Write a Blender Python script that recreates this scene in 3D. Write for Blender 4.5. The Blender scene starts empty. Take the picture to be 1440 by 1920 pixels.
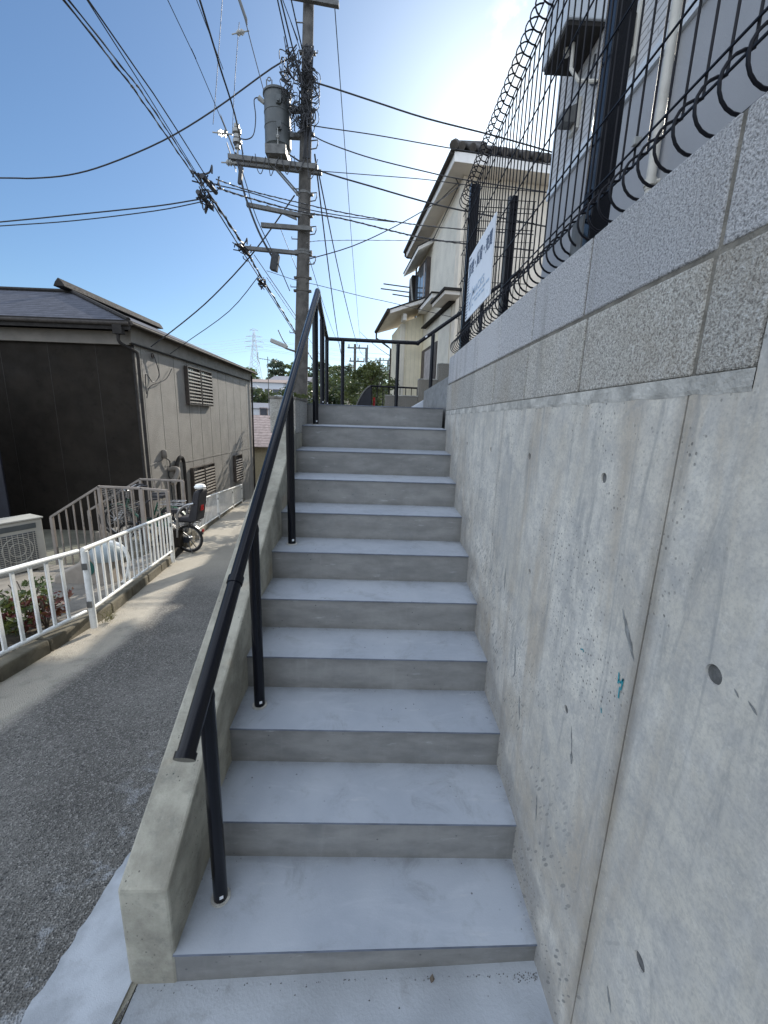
import bpy, bmesh, math, random
from mathutils import Vector, Matrix
R = math.radians
random.seed(7)
scn = bpy.context.scene
col = scn.collection

# ------------------------------------------------------------------ helpers
class MB:
    """collects verts/faces in world space, then links them as ONE mesh object"""
    def __init__(s): s.v = []; s.f = []; s.m = []; s.mi = 0
    def add(s, vs, fs):
        o = len(s.v); s.v += [tuple(p) for p in vs]
        for f in fs: s.f.append(tuple(i + o for i in f)); s.m.append(s.mi)
        return s
    def box(s, x0, x1, y0, y1, z0, z1):
        return s.add([(x0,y0,z0),(x1,y0,z0),(x1,y1,z0),(x0,y1,z0),(x0,y0,z1),(x1,y0,z1),(x1,y1,z1),(x0,y1,z1)],
                     [(0,3,2,1),(4,5,6,7),(0,1,5,4),(1,2,6,5),(2,3,7,6),(3,0,4,7)])
    def obox(s, c, u, v, w):
        """box with centre c and half vectors u,v,w"""
        c, u, v, w = map(Vector, (c, u, v, w))
        P = [c-u-v-w, c+u-v-w, c+u+v-w, c-u+v-w, c-u-v+w, c+u-v+w, c+u+v+w, c-u+v+w]
        return s.add(P, [(0,3,2,1),(4,5,6,7),(0,1,5,4),(1,2,6,5),(2,3,7,6),(3,0,4,7)])
    def prism(s, poly, d):
        """polygon of 3D points extruded by vector d"""
        P = [Vector(p) for p in poly]; d = Vector(d); n = len(P)
        fs = [tuple(range(n))[::-1], tuple(range(n, 2*n))]
        for i in range(n): fs.append((i, (i+1) % n, n+(i+1) % n, n+i))
        return s.add(P + [p + d for p in P], fs)
    def quad(s, a, b, c, d): return s.add([a,b,c,d], [(0,1,2,3)])
    def poly(s, pts): return s.add(pts, [tuple(range(len(pts)))])
    def tube(s, pts, r, n=6, caps=True, r2=None):
        P = [Vector(p) for p in pts]; k = len(P)
        T = []
        for i in range(k):
            t = P[min(i+1, k-1)] - P[max(i-1, 0)]
            T.append(t.normalized() if t.length > 1e-9 else Vector((0,0,1)))
        a = T[0].orthogonal().normalized()
        if abs(T[0].z) < .95:
            a = T[0].cross(Vector((0,0,1))).normalized()
        vs = []; fs = []
        for i in range(k):
            a = (a - T[i]*a.dot(T[i]))
            a = a.normalized() if a.length > 1e-6 else T[i].orthogonal().normalized()
            b = T[i].cross(a); rr = r if r2 is None else r + (r2-r)*i/(k-1)
            for j in range(n):
                t = 2*math.pi*j/n; vs.append(P[i] + a*(math.cos(t)*rr) + b*(math.sin(t)*rr))
        for i in range(k-1):
            for j in range(n):
                fs.append((i*n+j, i*n+(j+1) % n, (i+1)*n+(j+1) % n, (i+1)*n+j))
        if caps:
            fs.append(tuple(range(n))[::-1]); fs.append(tuple(range((k-1)*n, k*n)))
        return s.add(vs, fs)
    def cyl(s, a, b, r, n=16, r2=None): return s.tube([a, b], r, n, True, r2)
    def lathe(s, c, prof, n=20):
        """profile [(r,z)] about the vertical axis through c"""
        c = Vector(c); vs = []; fs = []; k = len(prof)
        for r, z in prof:
            for j in range(n):
                t = 2*math.pi*j/n; vs.append(c + Vector((r*math.cos(t), r*math.sin(t), z)))
        for i in range(k-1):
            for j in range(n): fs.append((i*n+j, i*n+(j+1) % n, (i+1)*n+(j+1) % n, (i+1)*n+j))
        fs.append(tuple(range(n))[::-1]); fs.append(tuple(range((k-1)*n, k*n)))
        return s.add(vs, fs)
    def torus(s, c, nrm, R_, r, n=28, m=6):
        c = Vector(c); w = Vector(nrm).normalized(); u = w.orthogonal().normalized(); v = w.cross(u)
        vs = []; fs = []
        for i in range(n):
            t = 2*math.pi*i/n; d = u*math.cos(t) + v*math.sin(t)
            for j in range(m):
                p = 2*math.pi*j/m; vs.append(c + d*(R_ + r*math.cos(p)) + w*(r*math.sin(p)))
        for i in range(n):
            for j in range(m):
                fs.append((i*m+j, ((i+1) % n)*m+j, ((i+1) % n)*m+(j+1) % m, i*m+(j+1) % m))
        return s.add(vs, fs)
    def build(s, name, mat, parent=None, smooth=False, bevel=0, seg=2, kind=None, label=None):
        me = bpy.data.meshes.new(name)
        L = parent_loc(parent)
        me.from_pydata([(x-L.x, y-L.y, z-L.z) for x, y, z in s.v], [], s.f)
        mats = mat if isinstance(mat, (list, tuple)) else [mat]
        for m in mats: me.materials.append(m)
        if len(mats) > 1:
            for p, i in zip(me.polygons, s.m): p.material_index = i
        bm = bmesh.new(); bm.from_mesh(me); bmesh.ops.recalc_face_normals(bm, faces=bm.faces); bm.to_mesh(me); bm.free()
        o = bpy.data.objects.new(name, me); col.objects.link(o)
        if parent: o.parent = parent
        if smooth:
            me.polygons.foreach_set('use_smooth', [True]*len(me.polygons))
            me.set_sharp_from_angle(angle=R(40))
        if bevel:
            b = o.modifiers.new('bevel', 'BEVEL'); b.width = bevel; b.segments = seg; b.limit_method = 'ANGLE'; b.angle_limit = R(40)
        if kind: o['kind'] = kind
        if label: o['label'] = label
        return o

def parent_loc(p):
    L = Vector((0,0,0))
    while p: L = L + p.location; p = p.parent
    return L
def tag(o, label=None, cat=None, group=None, kind=None):
    if label: o['label'] = label
    if cat: o['category'] = cat
    if group: o['group'] = group
    if kind: o['kind'] = kind
    return o
def thing(name, loc, label, cat, group=None):
    o = bpy.data.objects.new(name, None); col.objects.link(o); o.location = loc; o.empty_display_size = .2
    return tag(o, label, cat, group)
def copy_tree(o, parent=None):
    c = o.copy(); col.objects.link(c); c.parent = parent
    for ch in o.children: copy_tree(ch, c)
    return c
def smoothline(P, sub=4):
    P = [Vector(p) for p in P]
    if len(P) < 3: return P
    out = []
    for i in range(len(P)-1):
        p0 = P[max(i-1, 0)]; p1 = P[i]; p2 = P[i+1]; p3 = P[min(i+2, len(P)-1)]
        for k in range(sub):
            t = k/sub
            out.append(.5*((2*p1) + (p2-p0)*t + (2*p0-5*p1+4*p2-p3)*t*t + (3*p1-p0-3*p2+p3)*t**3))
    return out + [P[-1]]

# ------------------------------------------------------------------ materials
def new_mat(name):
    m = bpy.data.materials.new(name); m.use_nodes = True
    nt = m.node_tree; nt.nodes.clear()
    o = nt.nodes.new('ShaderNodeOutputMaterial'); b = nt.nodes.new('ShaderNodeBsdfPrincipled')
    nt.links.new(b.outputs[0], o.inputs[0])
    return m, nt, b
class NT:
    def __init__(s, nt): s.t = nt; s.pos = s.n('ShaderNodeNewGeometry').outputs['Position']
    def n(s, t, **k):
        x = s.t.nodes.new(t)
        for a, v in k.items(): setattr(x, a, v)
        return x
    def l(s, a, b): s.t.links.new(a, b)
    def mapv(s, sc):
        m = s.n('ShaderNodeMapping'); m.inputs['Scale'].default_value = sc; s.l(s.pos, m.inputs['Vector']); return m.outputs[0]
    def noise(s, scale, detail=4, rough=.55, vec=None, dist=0):
        x = s.n('ShaderNodeTexNoise'); x.inputs['Scale'].default_value = scale; x.inputs['Detail'].default_value = detail
        x.inputs['Roughness'].default_value = rough; x.inputs['Distortion'].default_value = dist
        s.l(vec if vec is not None else s.pos, x.inputs['Vector']); return x.outputs['Fac']
    def voro(s, scale, vec=None, out='Distance', feat='F1', rnd=1):
        x = s.n('ShaderNodeTexVoronoi', feature=feat); x.inputs['Scale'].default_value = scale; x.inputs['Randomness'].default_value = rnd
        s.l(vec if vec is not None else s.pos, x.inputs['Vector']); return x.outputs[out]
    def spots(s, sy, sz, rot=0.0):
        # 2D cell distance on the wall face (y, z)
        q = s.xyz(); c = s.n('ShaderNodeCombineXYZ')
        s.l(s.math('MULTIPLY', s.math('ADD', q[1], s.math('MULTIPLY', q[2], rot)), sy), c.inputs[0]); s.l(s.math('MULTIPLY', q[2], sz), c.inputs[1])
        x = s.n('ShaderNodeTexVoronoi', feature='F1', voronoi_dimensions='2D'); x.inputs['Scale'].default_value = 1; s.l(c.outputs[0], x.inputs['Vector'])
        return x.outputs['Distance'], x.outputs['Color']
    def ramp(s, fac, stops):
        x = s.n('ShaderNodeValToRGB'); e = x.color_ramp.elements
        while len(e) < len(stops): e.new(.5)
        for el, (p, c) in zip(e, stops):
            el.position = p; el.color = (c, c, c, 1) if isinstance(c, (int, float)) else (*c, 1)
        s.l(fac, x.inputs[0]); return x.outputs[0]
    def rng(s, v, a, b, c=0, d=1, smooth=True):
        x = s.n('ShaderNodeMapRange', interpolation_type='SMOOTHSTEP' if smooth else 'LINEAR')
        for i, k in enumerate((a, b, c, d)): x.inputs[i+1].default_value = k
        s.l(v, x.inputs[0]); return x.outputs[0]
    def mix(s, f, a, b, mode='MIX'):
        x = s.n('ShaderNodeMix', data_type='RGBA', blend_type=mode)
        for sock, v in ((x.inputs[0], f), (x.inputs[6], a), (x.inputs[7], b)):
            if hasattr(v, 'is_linked') or hasattr(v, 'links'): s.l(v, sock)
            elif isinstance(v, (int, float)): sock.default_value = v
            else: sock.default_value = (*v, 1)
        return x.outputs[2]
    def math(s, op, a, b=None, c=None):
        x = s.n('ShaderNodeMath', operation=op)
        for i, v in enumerate((a, b, c)):
            if v is None: continue
            if hasattr(v, 'links'): s.l(v, x.inputs[i])
            else: x.inputs[i].default_value = v
        return x.outputs[0]
    def xyz(s):
        x = s.n('ShaderNodeSeparateXYZ'); s.l(s.pos, x.inputs[0]); return x.outputs
    def bump(s, b, h, strength=.3, dist=.01, prev=None):
        x = s.n('ShaderNodeBump'); x.inputs['Strength'].default_value = strength; x.inputs['Distance'].default_value = dist
        s.l(h, x.inputs['Height'])
        if prev is not None: s.l(prev, x.inputs['Normal'])
        s.l(x.outputs[0], b.inputs['Normal']); return x.outputs[0]

def simple(name, c, rough=.5, metal=0, var=.12, scale=8, bump=0, bscale=60, dirt=None, spec=None, coat=0):
    m, nt, b = new_mat(name); N = NT(nt)
    n1 = N.noise(scale, 5)
    lo = tuple(x*(1-var) for x in c); hi = tuple(min(1, x*(1+var)) for x in c)
    cc = N.mix(N.rng(n1, .3, .7), lo, hi)
    if dirt:
        cc = N.mix(N.math('MULTIPLY', N.rng(N.noise(scale*3.1, 6, .7), .52, .75), dirt[1]), cc, dirt[0])
    N.l(cc, b.inputs['Base Color'])
    N.l(N.rng(N.noise(scale*2.3, 4), .3, .7, max(0, rough-.08), min(1, rough+.08)), b.inputs['Roughness'])
    b.inputs['Metallic'].default_value = metal
    if spec is not None: b.inputs['Specular IOR Level'].default_value = spec
    if coat: b.inputs['Coat Weight'].default_value = coat
    if bump: N.bump(b, N.noise(bscale, 4, .6), bump, .01)
    return m

def mat_cast_concrete():
    m, nt, b = new_mat('cast_concrete'); N = NT(nt)
    X, Y, Z = N.xyz()
    c = N.mix(N.rng(N.noise(2.2, 6, .6), .3, .7), (.585,.55,.47), (.79,.755,.665))
    c = N.mix(N.math('MULTIPLY', N.rng(N.noise(14, 6, .65), .35, .7), .55), c, (.40,.40,.395))
    # brown and grey run-off streaks, long in z
    st = N.noise(1, 5, .6, N.mapv((4, 4, .6)), .9)
    c = N.mix(N.math('MULTIPLY', N.rng(st, .50, .70), .60), c, (.42,.34,.24))
    st2 = N.noise(1, 7, .75, N.mapv((13, 13, 1.3)), 1.2)
    c = N.mix(N.math('MULTIPLY', N.rng(st2, .50, .68), .6), c, (.27,.275,.27))
    st3 = N.noise(1, 5, .7, N.mapv((6, 6, 1.0)), 1.0)
    c = N.mix(N.math('MULTIPLY', N.rng(st3, .56, .74), .35), c, (.78,.77,.73))
    c = N.mix(N.math('MULTIPLY', N.rng(N.noise(3.1, 7, .72, None, .6), .48, .72), .5), c, (.37,.375,.37))
    c = N.mix(N.math('MULTIPLY', N.rng(N.noise(38, 5, .75), .55, .72), .4), c, (.34,.34,.33))
    # height above the stair nosing line: grout smear and splashes
    s = N.math('SUBTRACT', Z, N.math('ADD', N.math('MULTIPLY', Y, .679), -.48))
    wob = N.math('MULTIPLY_ADD', N.noise(5, 5, .6), .55, -.27)
    sm = N.rng(N.math('ADD', s, wob), .02, .16, 1, 0)
    low = N.math('MULTIPLY', N.rng(N.math('ADD', s, wob), .75, .1, 0, 1), N.rng(N.noise(5.5, 6, .7), .38, .66))
    c = N.mix(N.math('MULTIPLY', low, .5), c, (.33,.27,.19))
    c = N.mix(N.math('MULTIPLY', sm, .55), c, (.22,.215,.205))
    d1, k1 = N.spots(62, 18, .6); kb = N.n('ShaderNodeSeparateColor'); N.l(k1, kb.inputs[0])
    sp = N.math('MULTIPLY', N.rng(N.math('DIVIDE', d1, N.math('MULTIPLY_ADD', N.math('POWER', kb.outputs[0], 1.6), .30, .035)), .8, 1.1, 1, 0), N.rng(kb.outputs[1], .25, .3))
    sel = N.rng(N.noise(4.2, 4, .65), .40, .52)
    near = N.rng(s, .15, 1.0, 1, 0)
    c = N.mix(N.math('MULTIPLY', N.math('MULTIPLY', sp, sel), N.math('MULTIPLY', near, .8)), c, (.19,.19,.18))
    # fine grain, and the brown weeping stain along the vertical joint
    c = N.mix(N.math('MULTIPLY', N.rng(N.noise(130, 5, .75), .40, .70), .42), c, (.30,.295,.28))
    c = N.mix(N.math('MULTIPLY', N.rng(N.noise(62, 6, .8), .56, .70), .35), c, (.80,.78,.73))
    c = N.mix(N.math('MULTIPLY', N.rng(N.noise(8.5, 7, .75, None, .8), .52, .70), .45), c, (.33,.335,.33))
    jd = N.math('ABSOLUTE', N.math('SUBTRACT', Y, .757))
    js = N.math('MULTIPLY', N.rng(N.math('ADD', jd, N.math('MULTIPLY', N.noise(22, 5, .7), .035)), .012, .055, 1, 0), N.rng(N.noise(3.3, 4, .6), .35, .6))
    c = N.mix(N.math('MULTIPLY', js, .5), c, (.20,.165,.12))
    # bug holes
    d2, k2 = N.spots(70, 62); kc = N.n('ShaderNodeSeparateColor'); N.l(k2, kc.inputs[0])
    pit = N.math('MULTIPLY', N.rng(N.math('DIVIDE', d2, N.math('MULTIPLY_ADD', kc.outputs[0], .20, .03)), .7, 1.1, 1, 0), N.rng(kc.outputs[1], .35, .4)); ps = N.rng(N.noise(2.3, 4, .7), .47, .60)
    pp = N.math('MULTIPLY', pit, ps)
    c = N.mix(N.math('MULTIPLY', pp, .75), c, (.10,.10,.09))
    N.l(c, b.inputs['Base Color']); b.inputs['Roughness'].default_value = .82
    h = N.math('SUBTRACT', N.math('MULTIPLY', N.noise(70, 6, .7), .35), pp)
    N.bump(b, h, .35, .006)
    return m
def mat_kerb_concrete():
    m, nt, b = new_mat('weathered_concrete'); N = NT(nt)
    c = N.mix(N.rng(N.noise(6, 6, .65), .3, .7), (.26,.243,.195), (.475,.45,.365))
    c = N.mix(N.math('MULTIPLY', N.rng(N.noise(20, 6, .7), .5, .7), .5), c, (.20,.20,.17))
    c = N.mix(N.math('MULTIPLY', N.rng(N.noise(3.3, 3, .6), .58, .72), .4), c, (.38,.27,.16))
    pit = N.math('MULTIPLY', N.rng(N.voro(60), .1, .18, 1, 0), N.rng(N.noise(9, 3), .5, .62))
    c = N.mix(N.math('MULTIPLY', pit, .8), c, (.06,.06,.055))
    N.l(c, b.inputs['Base Color']); b.inputs['Roughness'].default_value = .85
    N.bump(b, N.math('SUBTRACT', N.noise(90, 6, .7), pit), .5, .006)
    return m
def mat_step():
    m, nt, b = new_mat('grey_coated_mortar'); N = NT(nt)
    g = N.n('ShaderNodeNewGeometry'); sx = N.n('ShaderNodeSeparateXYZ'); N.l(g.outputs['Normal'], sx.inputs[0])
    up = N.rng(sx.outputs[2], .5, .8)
    t = N.mix(N.rng(N.noise(3, 5, .6), .3, .7), (.355,.39,.44), (.42,.455,.50))  # treads bluer and lighter than risers: sky light put into the colour
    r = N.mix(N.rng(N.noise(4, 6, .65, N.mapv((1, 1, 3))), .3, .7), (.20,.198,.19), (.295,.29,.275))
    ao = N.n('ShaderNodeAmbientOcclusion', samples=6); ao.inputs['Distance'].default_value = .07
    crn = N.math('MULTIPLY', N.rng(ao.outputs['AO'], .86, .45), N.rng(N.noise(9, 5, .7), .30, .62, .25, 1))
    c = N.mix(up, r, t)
    oi = N.n('ShaderNodeObjectInfo'); c = N.mix(1.0, c, N.ramp(oi.outputs['Random'], [(0, (.92,.92,.92)), (1, (1.06,1.055,1.05))]), 'MULTIPLY')
    c = N.mix(N.math('MULTIPLY', N.rng(N.noise(7, 7, .75, None, .5), .50, .74), .45), c, (.19,.20,.205))
    c = N.mix(N.math('MULTIPLY', N.rng(N.noise(1, 5, .7, N.mapv((6, 30, 30))), .60, .75), .5), c, (.52,.53,.53))
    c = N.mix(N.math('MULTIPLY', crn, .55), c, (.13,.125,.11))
    dr = N.math('MULTIPLY', N.rng(N.noise(1, 5, .7, N.mapv((26, 2, 2.2)), .5), .56, .74), N.math('SUBTRACT', 1, up))
    c = N.mix(N.math('MULTIPLY', dr, .18), c, (.40,.40,.38))
    wear = N.math('MULTIPLY', N.rng(N.noise(1, 6, .72, N.mapv((2.2, 9, 9)), .8), .52, .72), up)
    c = N.mix(N.math('MULTIPLY', wear, .3), c, (.54,.575,.61))
    pit = N.math('MULTIPLY', N.rng(N.voro(20), .05, .09, 1, 0), N.rng(N.noise(3.7, 3), .48, .58))
    c = N.mix(N.math('MULTIPLY', pit, .8), c, (.08,.08,.09))
    N.l(c, b.inputs['Base Color']); N.l(N.rng(N.noise(25, 5), .3, .7, .5, .75), b.inputs['Roughness'])
    N.bump(b, N.noise(160, 4, .6), .16, .004)
    return m
def mat_block(name, lo, hi, warm):
    m, nt, b = new_mat(name); N = NT(nt)
    n1 = N.noise(240, 3, .65); n2 = N.noise(120, 5, .7)
    f = N.math('ADD', N.math('MULTIPLY', n1, .6), N.math('MULTIPLY', n2, .4))
    c = N.ramp(f, [(.34, tuple(x*.45 for x in lo)), (.45, tuple(x*.95 for x in lo)), (.55, hi), (.66, tuple(min(.85, x*1.35) for x in hi))])
    g = N.n('ShaderNodeNewGeometry'); isl = g.outputs['Random Per Island']
    c = N.mix(1.0, c, N.ramp(isl, [(0, (.80,.80,.80)), (1, (1.08,1.07,1.05))]), 'MULTIPLY')
    c = N.mix(N.math('MULTIPLY', N.rng(N.noise(1, 5, .65, N.mapv((7, 7, .9)), .7), .54, .70), .4), c, (.24,.225,.20))
    c = N.mix(N.math('MULTIPLY', N.rng(N.noise(2.1, 5, .6), .45, .72), warm), c, (.36,.28,.18), 'MULTIPLY' if False else 'MIX')
    c = N.mix(N.math('MULTIPLY', N.rng(N.noise(1, 4, .6, N.mapv((9, 9, 1.2))), .55, .7), .25), c, (.62,.62,.62))
    N.l(c, b.inputs['Base Color']); b.inputs['Roughness'].default_value = .88
    N.bump(b, f, .9, .012)
    return m
def mat_asphalt():
    m, nt, b = new_mat('worn_asphalt'); N = NT(nt)
    c = N.mix(N.rng(N.noise(1.3, 5, .6), .35, .68), (.125,.118,.105), (.205,.195,.175))
    v = N.voro(140, out='Color'); bw = N.n('ShaderNodeRGBToBW'); N.l(v, bw.inputs[0])
    c = N.mix(N.math('MULTIPLY', N.rng(bw.outputs[0], .55, .95), .75), c, (.42,.40,.365))
    c = N.mix(N.rng(bw.outputs[0], .32, .1, 0, .7), c, (.02,.02,.02))
    X, Y, Z = N.xyz()
    # light mortar splashes beside the stair wall
    nearw = N.rng(X, -1.35, -.95)
    c = N.mix(N.math('MULTIPLY', N.math('MULTIPLY', nearw, N.rng(N.noise(9, 6, .7), .53, .64)), .75), c, (.45,.46,.47))
    # paler strip by the left kerb: worn edge plus sunlight put into the colour
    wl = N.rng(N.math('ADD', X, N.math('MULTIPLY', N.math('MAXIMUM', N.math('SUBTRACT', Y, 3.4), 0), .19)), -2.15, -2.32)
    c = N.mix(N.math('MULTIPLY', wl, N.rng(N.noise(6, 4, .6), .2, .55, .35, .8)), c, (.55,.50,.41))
    c = N.mix(N.math('MULTIPLY', N.rng(Y, 4.8, 6.6), .7), c, (.42,.38,.305))  # lane past the house shadow lightened, sunlight put into the colour
    N.l(c, b.inputs['Base Color']); b.inputs['Roughness'].default_value = .85
    N.bump(b, N.math('ADD', N.voro(140), N.math('MULTIPLY', N.noise(140, 3), .6)), .7, .012)
    return m
def mat_leaf(name, c1, c2):
    m, nt, b = new_mat(name); N = NT(nt)
    o = N.n('ShaderNodeObjectInfo')
    c = N.mix(N.rng(N.noise(2.6, 4, .7), .35, .65), c1, c2)
    c = N.mix(N.math('MULTIPLY', N.rng(N.noise(23, 3, .7), .55, .7), .5), c, tuple(min(1, x*1.8) for x in c2))
    N.l(c, b.inputs['Base Color']); b.inputs['Roughness'].default_value = .45
    # light passes through the blades
    tr = N.n('ShaderNodeBsdfTranslucent'); N.l(N.mix(.5, c, (.16,.19,.04)), tr.inputs[0])
    mx = N.n('ShaderNodeMixShader'); mx.inputs[0].default_value = .3
    N.l(b.outputs[0], mx.inputs[1]); N.l(tr.outputs[0], mx.inputs[2])
    out = [n for n in nt.nodes if n.type == 'OUTPUT_MATERIAL'][0]; N.l(mx.outputs[0], out.inputs[0])
    return m
def mat_siding(name, c, kind, pitch):
    """wall panels: kind 'v' vertical grooves, 'p' stucco panel, 'b' thin horizontal courses"""
    m, nt, b = new_mat(name); N = NT(nt)
    X, Y, Z = N.xyz()
    cc = N.mix(N.rng(N.noise(1.7, 5, .6), .3, .7), tuple(x*.88 for x in c), tuple(min(1, x*1.08) for x in c))
    if kind == 'v':
        a = N.math('FRACT', N.math('DIVIDE', N.math('ADD', N.math('MULTIPLY', X, .99), N.math('MULTIPLY', Y, 1.0)), pitch))
        g = N.math('MULTIPLY', N.rng(a, 0, .06, 1, 0), 1.0)
    elif kind == 'b':
        a = N.math('FRACT', N.math('DIVIDE', Z, pitch)); row = N.math('FLOOR', N.math('DIVIDE', Z, pitch))
        g = N.rng(a, 0, .22, 1, 0)
        a2 = N.math('FRACT', N.math('ADD', N.math('DIVIDE', Y, pitch*9), N.math('MULTIPLY', row, .37)))
        g = N.math('MAXIMUM', g, N.rng(a2, 0, .03, 1, 0))
    else: g = None
    if g is not None: cc = N.mix(N.math('MULTIPLY', g, .75), cc, tuple(x*.35 for x in c))
    cc = N.mix(N.math('MULTIPLY', N.rng(N.noise(1, 4, .6, N.mapv((4, 4, .3))), .55, .75), .18), cc, tuple(x*.5 for x in c))
    N.l(cc, b.inputs['Base Color']); b.inputs['Roughness'].default_value = .7
    h = N.noise(45 if kind == 'p' else 30, 4, .6)
    if g is not None: h = N.math('SUBTRACT', N.math('MULTIPLY', h, .15), g)
    N.bump(b, h, .9 if kind == 'p' else .6, .03 if kind == 'p' else .012)
    return m
def mat_tile(name, c, pitch, axis=2):
    m, nt, b = new_mat(name); N = NT(nt)
    q = N.xyz()
    a = N.math('FRACT', N.math('DIVIDE', q[axis], pitch))
    g = N.rng(a, 0, .35, 1, 0)
    cc = N.mix(N.rng(N.noise(5, 5, .7), .3, .7), tuple(x*.75 for x in c), tuple(min(1, x*1.25) for x in c))
    cc = N.mix(N.math('MULTIPLY', g, .7), cc, tuple(x*.25 for x in c))
    N.l(cc, b.inputs['Base Color']); b.inputs['Roughness'].default_value = .5
    N.bump(b, a, .6, .02); b.inputs['Specular IOR Level'].default_value = .2; b.inputs['Roughness'].default_value = .75
    return m
def mat_glass(name, c):
    m, nt, b = new_mat(name); N = NT(nt)
    N.l(N.mix(N.rng(N.noise(1.5, 3), .3, .7), c, tuple(x*1.6 for x in c)), b.inputs['Base Color'])
    b.inputs['Roughness'].default_value = .06; b.inputs['Specular IOR Level'].default_value = .8
    return m

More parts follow.
